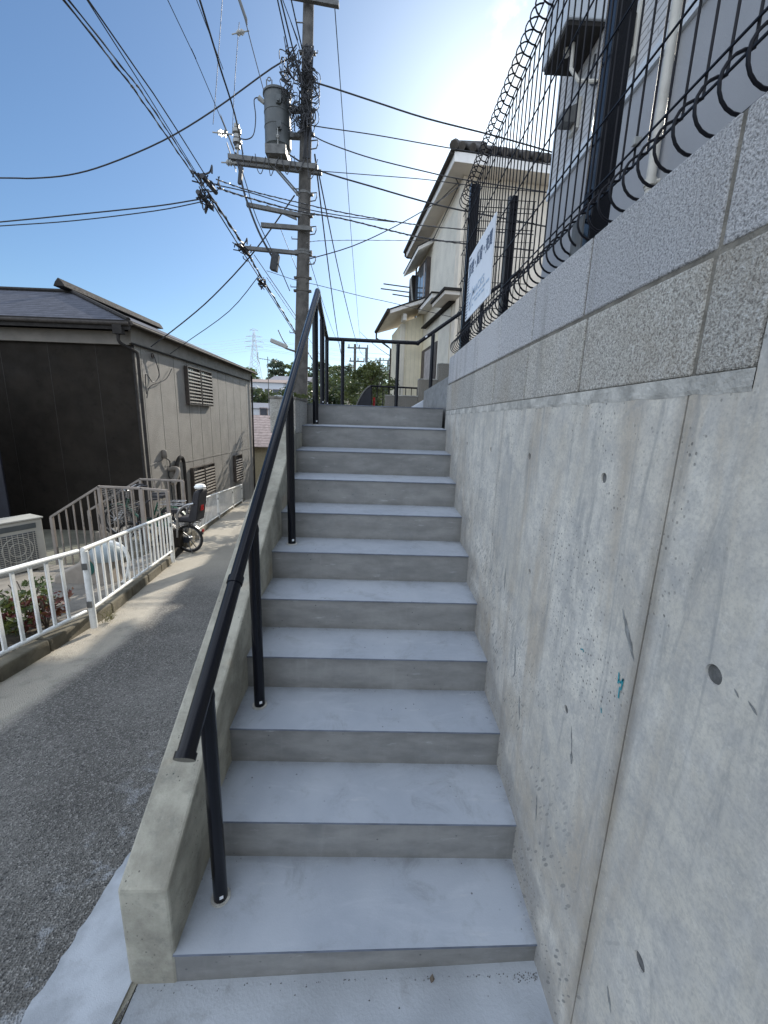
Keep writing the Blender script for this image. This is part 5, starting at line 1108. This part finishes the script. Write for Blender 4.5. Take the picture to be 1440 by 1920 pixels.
for i, (x, y, h, mt, lab) in enumerate([
    (-3.30, 2.75, .34, 'leaf', 'leafy green plant by the thin green stake, nearest the viewer'),
    (-3.02, 3.02, .30, 'leaf_yel', 'pale green bushy plant close against the white fence bars'),
    (-3.42, 3.20, .36, 'leaf', 'taller leafy plant in the middle of the planting bed'),
    (-3.05, 3.36, .34, 'leaf_yel', 'light green plant left of the red leaved one'),
    (-3.20, 3.62, .38, 'leaf', 'dark leafy plant in front of the beige bin'),
    (-2.90, 3.42, .34, 'leaf_red', 'red leaved plant just left of the fence post')]):
    t = thing('garden_plant', (x, y, zr(y)+KT), lab, 'plant', None)
    m = MB()
    for k in range(9):
        a = rnd.uniform(0, 6.28); r_ = rnd.uniform(.05, .2); m.tube(smoothline([(x, y, zr(y)+KT-.02), (x+r_*.4*math.cos(a), y+r_*.4*math.sin(a), zr(y)+KT+h*.5), (x+r_*math.cos(a), y+r_*math.sin(a), zr(y)+KT+h*rnd.uniform(.7,1.05))], 3), .004, 4)
    m.build('stems', M['bark'], t)
    m = MB()
    for k in range(22): leaves(m, (x+rnd.uniform(-.16,.16), y+rnd.uniform(-.16,.16), zr(y)+KT+h*rnd.uniform(.25,.95)), (.08,.08,.05), 13, .032, rnd)
    m.build('foliage', M[mt], t)
m = MB(); m.cyl((-3.02, 2.98, -.15), (-3.02, 2.98, .50), .008, 8, .006); tag(m.build('garden_stake', M['bike_green'], smooth=True), 'thin dark green garden stake standing among the plants', 'stake')
def tuft(x, y, z, h, n, lab, seed):
    rn = random.Random(seed); m = MB()
    for i in range(n):
        a = rn.uniform(0, 6.28); l = h*rn.uniform(.5, 1.2); b = Vector((x+rn.uniform(-.03,.03), y+rn.uniform(-.05,.05), z)); e = b + Vector((math.cos(a)*l*.7, math.sin(a)*l*.7, l*rn.uniform(.3, 1)))
        m.tube(smoothline([b, b*.5+e*.5+Vector((0,0,l*.25)), e], 3), .0022, 3, True, .0006)
    tag(m.build('grass_tuft', M['grass']), lab, 'weed')
tuft(-2.66, 3.86, zr(3.86)+.02, .12, 40, 'dry grass tuft at the foot of the white fence post', 4)
tuft(-3.95, 8.9, zr(8.9)+.02, .22, 60, 'yellowish weeds on the kerb behind the bicycle wheel', 5)
tuft(-3.6, 7.9, zr(7.9)+.02, .12, 30, 'small weeds by the rear wheel of the bicycle', 6)
t = thing('rosette_plant', (-.68, 3.33, 1.96), 'small green plants growing on top of the grey end block', 'plant')
m = MB(); rn = random.Random(8)
for k in range(9): leaves(m, (-.74+.022*k, 3.40+rn.uniform(-.1,.1), 1.985), (.03,.06,.022), 14, .018, rn)
m.build('foliage', M['leaf_yel'], t)
# leaf litter on the steps
for (x, y, z, lab) in [(.232, .925, zl(.232, .925)+.004, 'single dry reddish leaf curled against the first riser')]:
    m = MB(); m.add([(x-.004,y,z),(x-.009,y+.004,z+.014),(x,y+.008,z+.028),(x+.008,y+.003,z+.012),(x+.002,y-.004,z+.013)], [(0,1,4),(1,2,4),(2,3,4),(3,0,4)]); tag(m.build('dry_leaf', M['bark']), lab, 'leaf')

# loose grit in the corners of the stairs and along the first riser
rn = random.Random(91); m = MB()
def pebble(x, y, z, s):
    m.add([(x-s, y, z), (x, y-s*.8, z), (x+s, y+s*.2, z), (x, y+s, z), (x+s*.1, y, z+s*.9)], [(0,1,4), (1,2,4), (2,3,4), (3,0,4)])
for i in range(55):
    x = W2 - abs(rn.gauss(0, .05)) - .004; y = .945 - abs(rn.gauss(0, .012)); pebble(x, y, zl(x, y)+.004, rn.uniform(.001, .0032))
for i in range(60):
    x = rn.uniform(-.7, W2); y = .942 - abs(rn.gauss(0, .008)); pebble(x, y, zl(x, y)+.004, rn.uniform(.0010, .003))
for i in range(40):
    x = rn.uniform(-.66, .55); y = rn.uniform(.55, .93); pebble(x, y, zl(x, y)+.004, rn.uniform(.001, .0032))
for k in range(1, 10):
    for i in range(26):
        e = rn.random(); yb = Y0 + k*TR - .012
        if e < .45: x, y = rn.choice((-1, 1))*(W2 - abs(rn.gauss(0, .018)) - .006), rn.uniform(yb-TR+.03, yb)
        elif e < .8: x, y = rn.uniform(-W2, W2), yb - abs(rn.gauss(0, .008))
        else: x, y = rn.uniform(-W2, W2), rn.uniform(yb-TR+.03, yb)
        pebble(x, y, RI*k + SLOPE*(y-(Y0+(k-1)*TR)) + .0005, rn.uniform(.0008, .0026))
m.build('grit', M['hole'], kind='stuff')

# ------------------------------------------------------------------ dark house on the left
t = thing('dark_house', (-9, 15, -1.5), 'two storey house with a black brown front and a sunlit grey side wall', 'house')
HX = -6.0; HY = 10.75; HE = 20.45
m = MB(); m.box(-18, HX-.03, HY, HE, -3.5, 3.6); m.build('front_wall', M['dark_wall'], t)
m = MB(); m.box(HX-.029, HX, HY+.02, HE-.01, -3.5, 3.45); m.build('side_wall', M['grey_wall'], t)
m = MB()
for i in range(12): 
    y = HY + .35 + i*.86
    m.box(HX+.0005, HX+.003, y, y+.014, -3.4, 3.44)
m.build('panel_joint', M['joint'], t)
m = MB()
for i in range(6):
    x = HX - .9 - i*1.15; m.box(x, x+.014, HY-.003, HY-.0005, -3.3, 3.44)
m.build('panel_joint', M['joint_dark'], t)
m = MB(); m.box(HX+.0035, HX+.012, HY+1.1, HE, .33, .365); m.build('flashing', M['grey_wall'], t)
m = MB(); m.box(HX, HX+.055, HY-.10, HE+.08, 3.46, 3.86); m.box(-18, HX-.001, HY-.10, HY-.02, 3.42, 3.72); m.build('band_board', M['trim_brown'], t, bevel=.004)
m = MB(); m.box(HX+.056, HX+.072, HY-.12, HE+.1, 3.44, 3.475); m.build('band_trim', M['trim_dark'], t)
m = MB(); e = .22
m.add([(-18, HY-.40, 3.90), (HX+e, HY-.40, 3.90), (HX+e, HE+.3, 3.90), (-18, HE+.3, 3.90), (-18, 13.9, 5.36), (-9.45, 13.9, 5.36), (-9.45, 19.0, 5.36)],
      [(0,1,5,4), (1,2,6,5), (2,3,4,5,6), (0,3,2,1), (3,0,4)])
m.build('roof', M['roof_dark'], t)
m = MB(); m.box(-18, HX+e+.015, HY-.415, HY-.39, 3.70, 3.915); m.box(HX+e-.01, HX+e+.015, HY-.389, HE+.3, 3.80, 3.915); m.box(-18, HX+e-.011, HY-.389, HE+.3, 3.862, 3.898); m.build('eave_board', M['trim_dark'], t, bevel=.004)
m = MB(); m.tube([(-18, HY-.44, 3.83), (HX+e, HY-.44, 3.83)], .045, 10); m.tube([(HX+e+.05, HY-.42, 3.84), (HX+e+.05, HE+.25, 3.82)], .04, 10); m.build('gutter', M['gutter'], t, smooth=True)
m = MB(); m.prism([(-9.62, 13.4, 5.40), (-9.28, 13.4, 5.40), (-9.35, 13.4, 5.53), (-9.45, 13.4, 5.64), (-9.55, 13.4, 5.53)], (0, 5.8, 0)); m.build('ridge_cap', M['trim_dark'], t, bevel=.02)
m = MB(); m.tube([(HX+e-.02, HY-.40, 3.93), (-9.43, 13.88, 5.40)], .05, 6); m.tube([(-18, 13.9, 5.40), (-9.45, 13.9, 5.40)], .06, 6); m.build('hip_cap', M['trim_dark'], t)
m = MB(); m.box(HX-.15, HX+.06, HY-.48, HY-.34, 3.60, 3.80); m.tube(smoothline([(HX-.05, HY-.42, 3.60), (HX-.05, HY-.40, 3.42), (HX+.10, HY-.06, 3.28), (HX+.13, HY-.02, 3.18), (HX+.13, HY-.02, 2.9)], 4) + [(HX+.13, HY-.02, -2.4)], .038, 8); m.build('downpipe', M['trim_dark'], t, smooth=True)
m = MB(); m.tube([(HX+.08, HE-.06, 3.7), (HX+.05, HE-.1, -2.6)], .04, 8); m.build('downpipe', M['trim_dark'], t)
m = MB(); m.box(HX-.02, HX+.03, HY-.012, HY+.03, -3, 3.44); m.build('corner_post', M['trim_dark'], t)
def grille(y0, y1, z0, z1, n=2):
    w_ = (y1-y0)/n
    for k in range(n):
        a = y0 + k*w_ + .06; b = y0 + (k+1)*w_ - .06; x = HX
        m = MB(); m.box(x+.001, x+.02, a, b, z0, z1); gl = m.build('window', M['glass'], t)
        m = MB(); m.box(x+.021, x+.13, a-.03, a, z0-.03, z1+.03); m.box(x+.021, x+.13, b, b+.03, z0-.03, z1+.03); m.box(x+.021, x+.135, a-.03, b+.03, z1+.031, z1+.06); m.box(x+.021, x+.13, a, b, z0-.03, z0)
        m.build('grille_frame', M['grille'], gl)
        m = MB(); h = int((z1-z0)/.105)
        for i in range(h): m.box(x+.105, x+.135, a+.001, b-.001, z0+.03+i*.105, z0+.03+i*.105+.040)
        m.build('grille_slats', M['grille_pale'], gl)
        m = MB()
        for i in range(1, 5): q = a + (b-a)*i/5; m.box(x+.085, x+.103, q-.012, q+.012, z0, z1)
        m.build('grille_bars', M['grille'], gl)
grille(13.42, 15.42, 2.16, 3.24); grille(13.35, 15.2, -.92, .06); grille(17.45, 18.4, -.92, .12, 1)
# service fittings on the side wall
m = MB(); m.lathe((HX+.05, 11.75, .58), [(.06,0), (.08,.03), (.08,.20), (.05,.24), (0,.25)], 14); m.build('electric_meter', M['trim_brown'], t, smooth=True)
m = MB(); m.tube(smoothline([(HX+.05, 11.75, .60), (HX+.08, 11.95, .50), (HX+.06, 12.0, .30), (HX+.05, 11.9, .1), (HX+.05, 12.0, -.2), (HX+.05, 12.02, -1.5)], 4), .018, 6); m.tube([(HX+.02, 11.0, .45), (HX+.03, 11.72, .55)], .006, 5); m.build('meter_cable', M['cable'], t)
m = MB(); m.tube(smoothline([(HX+.02, 12.0, .22), (HX+.22, 12.0, .26), (HX+.30, 11.95, .18), (HX+.30, 11.72, -.05), (HX+.30, 11.62, -.14)], 4), .075, 12); m.build('exhaust_hood', M['trim_brown'], t, smooth=True)
m = MB(); m.tube(smoothline([(HX+.10, 12.35, -1.9), (HX+.10, 12.35, .1), (HX+.10, 12.40, .40), (HX+.10, 12.60, .54), (HX+.10, 12.78, .40), (HX+.10, 12.80, -.2), (HX+.10, 12.80, -1.9)], 5), .055, 10); m.build('vent_stack', M['trim_dark'], t, smooth=True)
m = MB(); m.box(HX+.02, HX+.09, 12.42, 12.73, -1.9, .38); m.build('pipe_cover', M['grey_wall'], t)
m = MB(); m.torus((HX+.07, 11.55, 3.30), (1,0,0), .05, .02, 14, 6); m.build('wall_anchor', M['trim_dark'], t)
m = MB(); m.tube(smoothline([(HX+.09, 11.6, 3.28), (HX+.10, 11.75, 2.85), (HX+.08, 11.45, 2.62), (HX+.06, 11.15, 2.8), (HX+.06, 11.1, 2.3)], 5), .012, 5); m.tube(smoothline([(HX+.05, 12.6, 3.1), (HX+.08, 12.1, 2.75), (HX+.06, 11.3, 2.5), (HX+.06, 11.1, 2.2)], 5), .012, 5); m.build('service_cable', M['cable'], t)
# black building at the very left edge
t = thing('black_outbuilding', (-8.5, 9.2, -1), 'black walled building cut off by the left edge of the view', 'building')
m = MB(); m.box(-12, -8.25, 9.2, 9.25, -2.5, 2.72); m.build('wall', M['panel_navy'], t, bevel=.01)
m = MB(); m.box(-12, -8.22, 9.17, 9.27, 2.721, 2.80); m.build('roof_edge', M['trafo'], t)

# ------------------------------------------------------------------ far background
def far_house(name, label, x0, x1, y0, y1, zb, z1, zr_, wall, roofm, wins, axis='x', ov=.3):
    t = thing(name, ((x0+x1)/2, y0, zb), label, 'house', None)
    m = MB(); m.box(x0, x1, y0, y1, zb, z1); m.build('wall', M[wall], t)
    m = MB()
    if axis == 'x': m.prism([(x0-ov, y0-ov, z1+.02), (x0-ov, y1+ov, z1+.02), (x0-ov, (y0+y1)/2, zr_)], (x1-x0+2*ov, 0, 0))
    else: m.prism([(x0-ov, y0-ov, z1+.02), (x1+ov, y0-ov, z1+.02), ((x0+x1)/2, y0-ov, zr_)], (0, y1-y0+2*ov, 0))
    m.build('roof', M[roofm], t)
    for (a, b, c, d) in wins:
        m = MB(); m.box(a-.06, b+.06, y0-.05, y0-.005, c-.06, d+.06); f = m.build('window', M['far_brown'], t)
        m = MB(); m.box(a, b, y0-.07, y0-.051, c, d); m.build('pane', M['far_window'], f)
    return t
far_house('far_apartment', 'white apartment block with a low brown roof on the far hillside', -21.5, -15.2, 70, 76, 1, 7.35, 8.1, 'far_white', 'far_brown', [(-20.6,-19.9,5.6,6.5), (-19.2,-18.7,5.6,6.4), (-18.2,-17.2,5.7,6.3), (-16.9,-15.9,5.6,6.3)])
far_house('far_house', 'dark roofed white house beside the far apartment block', -18.0, -12.0, 74, 82, 1, 8.1, 9.2, 'far_white', 'far_roof', [(-15.3,-14.6,6.2,7.0)], 'x', .5)
far_house('far_house', 'small white gabled house with one brown framed window beyond the pink roof', -11.9, -7.2, 38, 44, -3.5, 2.55, 3.15, 'far_white', 'far_roof', [(-10.35,-9.75,1.95,2.6)], 'x', .15)
far_house('far_house', 'house with a pinkish shingle roof and ochre wall past the dark house', -9.6, -4.6, 26, 33.5, -4, -.02, 1.95, 'far_cream', 'far_pink', [], 'x', .35)
def pylon(base, h):
    t = thing('power_pylon', base, 'pale steel lattice power pylon on the far hill', 'pylon'); B = Vector(base); m = MB()
    def hw(f): return h*(.115*(1-f)**1.25 + .012)
    for sx in (-1, 1):
        for sy in (-1, 1):
            m.tube([B + Vector((sx*hw(f), sy*hw(f), h*f)) for f in (0, .2, .4, .6, .8, 1)], .15, 4)
    fs = [0, .14, .27, .39, .5, .6, .69, .77, .84, .9, .95]
    for a, b in zip(fs, fs[1:]):
        for s in (-1, 1):
            for y in (-1, 1):
                m.tube([B + Vector((s*hw(a), y*hw(a), h*a)), B + Vector((-s*hw(b), y*hw(b), h*b))], .13, 3); m.tube([B + Vector((y*hw(a), s*hw(a), h*a)), B + Vector((y*hw(b), -s*hw(b), h*b))], .13, 3)
    m.build('lattice', M['haze_steel'], t)
    for f, l in ((.70, 5.2), (.79, 5.6), (.88, 4.8), (.995, 2.4)):
        m = MB(); z = B.z + h*f
        for s in (-1, 1): m.tube([(B.x, B.y, z+.9), (B.x+s*l, B.y, z)], .16, 4); m.tube([(B.x, B.y, z), (B.x+s*l, B.y, z)], .16, 4); m.tube([(B.x+s*l, B.y, z), (B.x+s*l, B.y, z-1.2)], .12, 4)
        m.build('crossarm', M['haze_steel'], t)
pylon((-73.2, 260, 20.5), 31.5)
for i, (f, l) in enumerate(((.70, 5.2), (.79, 5.6), (.88, 4.8))):
    z = 20.5 + 31.5*f
    for s in (-1, 1):
        m = MB(); a = Vector((-73.2+s*l, 260, z-1.2))
        m.tube([a, a + Vector((-30, 10, -2.5)), a + Vector((-90, 30, 0))], .07, 3); m.tube([a, a + Vector((60, 15, -3.2)), a + Vector((140, 40, -1))], .07, 3)
        tag(m.build('transmission_line', M['haze_steel']), '%s transmission line on the %s side of the far pylon' % (('lowest','middle','upper')[i], ('left','right')[(s+1)//2]), 'cable', 'transmission lines on the far pylon')
def antenna(x, y, z0, z1, label):
    t = thing('tv_antenna', (x, y, z0), label, 'antenna'); m = MB(); m.cyl((x, y, z0), (x, y, z1), .03, 6); m.build('mast', M['steel'], t)
    m = MB(); m.tube([(x-.6, y, z1-.12), (x+.75, y+.2, z1-.28)], .02, 5)
    for i in range(9): q = -.55 + i*.15; m.tube([(x+q, y-.22, z1-.13-(q+.6)*.12), (x+q, y+.22, z1-.13-(q+.6)*.12)], .010, 4)
    m.tube([(x-.62, y-.1, z1+.25), (x-.72, y, z1-.12), (x-.6, y+.1, z1-.45)], .02, 5); m.build('aerial', M['steel'], t)
antenna(-7.55, 30, 1.5, 5.9, 'roof television aerial on a thin mast before the far hillside')
def far_pole(x, y, z0, z1, label, r=.16, arms=2):
    t = thing('distant_pole', (x, y, z0), label, 'utility pole'); m = MB(); m.cyl((x, y, z0), (x, y, z1), r, 10, r*.7); m.build('shaft', M['pole'], t, smooth=True)
    for i in range(arms):
        m = MB(); z = z1 - .35 - i*1.1; l = 1.3 - .35*i; m.box(x-l*.5, x+l*.9, y-.28, y-.2, z-.06, z+.06)
        for q in (-.4, .3, .85): m.cyl((x+l*q, y-.24, z+.06), (x+l*q, y-.24, z+.28), .05, 6)
        m.build('crossarm', M['steel'], t)
    m = MB(); m.box(x+.9, x+1.15, y-.3, y-.1, z1-1.5, z1-.4); m.build('switch_box', M['trafo'], t, bevel=.03)
far_pole(-1.93, 38, -2, 8.3, 'distant grey utility pole seen between the handrail posts')
far_pole(.42, 55, 0, 9.7, 'farther small utility pole right of the distant one', .14, 2)
# trees
tree('citrus_bush', 'dense sunlit evergreen bush with pale glints beyond the landing', (-.10, 8.7, 1.85), 1.12, .56, 40, 100, .034, 'leaf_yel', 11, 'bush', None, .035, .12)
tree('garden_tree', 'small darker tree behind the bush, left of the distant pole', (-1.5, 13, .2), 2.6, 1.0, 30, 80, .07, 'leaf_dark', 12, 'tree', None, .06, .3)
tree('garden_tree', 'dark tree right behind the foot of the utility pole', (-3.0, 17, -1.8), 5.3, 1.25, 44, 100, .085, 'leaf_dark', 13, 'tree', None, .09, .25)
tree('garden_tree', 'loose pale green tree between the utility pole and the handrail posts', (-3.3, 24, -2.4), 7.3, 1.7, 44, 80, .11, 'leaf_far', 14, 'tree', None, .1, .3)
tree('garden_tree', 'broad mid green tree behind the middle handrail posts', (-2.6, 30, -2.5), 7.6, 2.2, 40, 70, .13, 'leaf_dark', 15, 'tree', None, .12, .3)
tree('garden_tree', 'tree right of the distant pole with an open crown', (-.3, 34, -3), 9.6, 2.2, 44, 80, .15, 'leaf_far', 16, 'tree', None, .12, .3)
tree('garden_tree', 'dark low tree in front of the far white house', (-10.6, 35.3, -3.4), 5.2, 1.6, 40, 80, .15, 'leaf_dark', 17, 'tree', None, .1, .3)
tree('garden_tree', 'dark rounded shrub tree below the far apartment block', (-17.5, 64, 0), 6.0, 3.2, 44, 70, .28, 'leaf_dark', 18, 'tree', None, .15, .2)
hz = random.Random(31)
labs = ['round crowned tree on the skyline just right of the pylon', 'tall feathery skyline tree left of the utility pole', 'skyline tree behind the utility pole shaft', 'skyline tree right of the utility pole shaft', 'bushy skyline tree between the handrail posts', 'high skyline tree left of the distant pole', 'skyline tree behind the distant pole', 'skyline tree above the citrus bush', 'skyline tree beside the cream annex wall', 'low skyline tree at the foot of the pylon']
for i, (x, h) in enumerate([(-25.5, 6.0), (-20, 7.6), (-16, 7.8), (-11.5, 8.2), (-8.2, 7.2), (-5.2, 7.4), (-2.2, 7.2), (.8, 7.0), (3.6, 6.4), (-31, 4.0)]):
    tree('skyline_tree', labs[i], (x, 88+hz.uniform(-3, 3), 5.4), h, 2.6 if i != 1 else 2.2, 34, 60, .34, 'leaf_far' if i % 2 else 'leaf', 40+i, 'tree', 'trees along the far skyline', .2, .2)
rn = random.Random(77); m = MB()
for i in range(150): leaves(m, (rn.uniform(-60, 30), rn.uniform(96, 125), rn.uniform(5.5, 9.0)), (2.5, 2.5, 1.6), 40, .55, rn)
m.build('distant_wood', M['leaf_far'], kind='stuff')

# ------------------------------------------------------------------ light, sky, camera
AZ, EL = R(15.0), R(29.2)
w = bpy.data.worlds.new('World'); scn.world = w; w.use_nodes = True
nt = w.node_tree; nt.nodes.clear()
out = nt.nodes.new('ShaderNodeOutputWorld'); bg = nt.nodes.new('ShaderNodeBackground'); sky = nt.nodes.new('ShaderNodeTexSky')
sky.sky_type = 'NISHITA'; sky.sun_disc = False; sky.sun_elevation = EL; sky.sun_rotation = AZ
sky.air_density = 1.0; sky.dust_density = .7; sky.ozone_density = 2.2; sky.altitude = 20
bg.inputs['Strength'].default_value = .12
# small wisps of white cloud near the sun, fixed in sky direction
tc = nt.nodes.new('ShaderNodeTexCoord'); nz = nt.nodes.new('ShaderNodeTexNoise'); nz.inputs['Scale'].default_value = 24; nz.inputs['Detail'].default_value = 7; nz.inputs['Roughness'].default_value = .62
nt.links.new(tc.outputs['Generated'], nz.inputs['Vector'])
dt = nt.nodes.new('ShaderNodeVectorMath'); dt.operation = 'DOT_PRODUCT'
dt.inputs[1].default_value = (0.2079, 0.786, 0.5823)
nt.links.new(tc.outputs['Generated'], dt.inputs[0])
mr = nt.nodes.new('ShaderNodeMapRange'); mr.interpolation_type = 'SMOOTHSTEP'; mr.inputs[1].default_value = .9975; mr.inputs[2].default_value = .9996; nt.links.new(dt.outputs['Value'], mr.inputs[0])
m2 = nt.nodes.new('ShaderNodeMapRange'); m2.interpolation_type = 'SMOOTHSTEP'; m2.inputs[1].default_value = .46; m2.inputs[2].default_value = .66; nt.links.new(nz.outputs['Fac'], m2.inputs[0])
mm = nt.nodes.new('ShaderNodeMath'); mm.operation = 'MULTIPLY'; nt.links.new(mr.outputs[0], mm.inputs[0]); nt.links.new(m2.outputs[0], mm.inputs[1])
mxx = nt.nodes.new('ShaderNodeMix'); mxx.data_type = 'RGBA'; nt.links.new(mm.outputs[0], mxx.inputs[0]); tint = nt.nodes.new('ShaderNodeMix'); tint.data_type = 'RGBA'; tint.blend_type = 'MULTIPLY'; tint.inputs[0].default_value = 1; tint.inputs[7].default_value = (.84, 1.02, 1.15, 1)
nt.links.new(sky.outputs[0], tint.inputs[6]); nt.links.new(tint.outputs[2], mxx.inputs[6]); mxx.inputs[7].default_value = (9.5, 9.5, 9.6, 1)
# unseen bright cloud added as fill light: deck overhead and behind the viewer (fixed in sky direction)
sp = nt.nodes.new('ShaderNodeSeparateXYZ'); nt.links.new(tc.outputs['Generated'], sp.inputs[0])
def wr(sock, a, b):
    x = nt.nodes.new('ShaderNodeMapRange'); x.interpolation_type = 'SMOOTHSTEP'; x.inputs[1].default_value = a; x.inputs[2].default_value = b
    if a > b: x.inputs[1].default_value, x.inputs[2].default_value, x.inputs[3].default_value, x.inputs[4].default_value = b, a, 1, 0
    nt.links.new(sock, x.inputs[0]); return x.outputs[0]
def wm(op, a, b):
    x = nt.nodes.new('ShaderNodeMath'); x.operation = op
    for i, v in enumerate((a, b)):
        if isinstance(v, (int, float)): x.inputs[i].default_value = v
        else: nt.links.new(v, x.inputs[i])
    return x.outputs[0]
nb = nt.nodes.new('ShaderNodeTexNoise'); nb.inputs['Scale'].default_value = 2.6; nb.inputs['Detail'].default_value = 8; nb.inputs['Roughness'].default_value = .58; nt.links.new(tc.outputs['Generated'], nb.inputs['Vector'])
fill_deck = wm('MULTIPLY', wm('MAXIMUM', wr(sp.outputs[2], .76, .90), wr(sp.outputs[1], .48, -.10)), wr(nb.outputs['Fac'], .36, .54))
mx3 = nt.nodes.new('ShaderNodeMix'); mx3.data_type = 'RGBA'; nt.links.new(fill_deck, mx3.inputs[0]); nt.links.new(mxx.outputs[2], mx3.inputs[6]); mx3.inputs[7].default_value = (13.0, 14.5, 17.0, 1)
nt.links.new(mx3.outputs[2], bg.inputs[0]); nt.links.new(bg.outputs[0], out.inputs[0])

sl = bpy.data.lights.new('Sun', 'SUN'); sl.energy = 5; sl.angle = R(.45); sl.color = (1, .93, .82)
so = bpy.data.objects.new('Sun', sl); col.objects.link(so); so.location = (6, 20, 15)
sd = Vector((math.sin(AZ)*math.cos(EL), math.cos(AZ)*math.cos(EL), math.sin(EL)))
so.rotation_euler = sd.to_track_quat('Z', 'Y').to_euler()

P_, RO, Y_ = -.2195, .0326, .0281
fw = Vector((math.sin(Y_)*math.cos(P_), math.cos(Y_)*math.cos(P_), math.sin(P_))); rt = Vector((math.cos(Y_), -math.sin(Y_), 0)); up = rt.cross(fw)
r2 = rt*math.cos(RO) + up*math.sin(RO); u2 = up*math.cos(RO) - rt*math.sin(RO)
cd = bpy.data.cameras.new('Camera'); cam = bpy.data.objects.new('Camera', cd); col.objects.link(cam)
cd.sensor_fit = 'VERTICAL'; cd.sensor_height = 24; cd.lens = 763.37/1920*24; cd.clip_start = .05; cd.clip_end = 4000
cam.matrix_world = Matrix(((r2.x, u2.x, -fw.x, .0056), (r2.y, u2.y, -fw.y, 0), (r2.z, u2.z, -fw.z, 1.8103), (0, 0, 0, 1)))
scn.camera = cam
scn.view_settings.view_transform = 'Standard'; scn.view_settings.look = 'None'; scn.view_settings.exposure = 0; scn.view_settings.gamma = 1
scn.render.engine = 'CYCLES'; scn.cycles.max_bounces = 6; scn.cycles.use_denoising = True
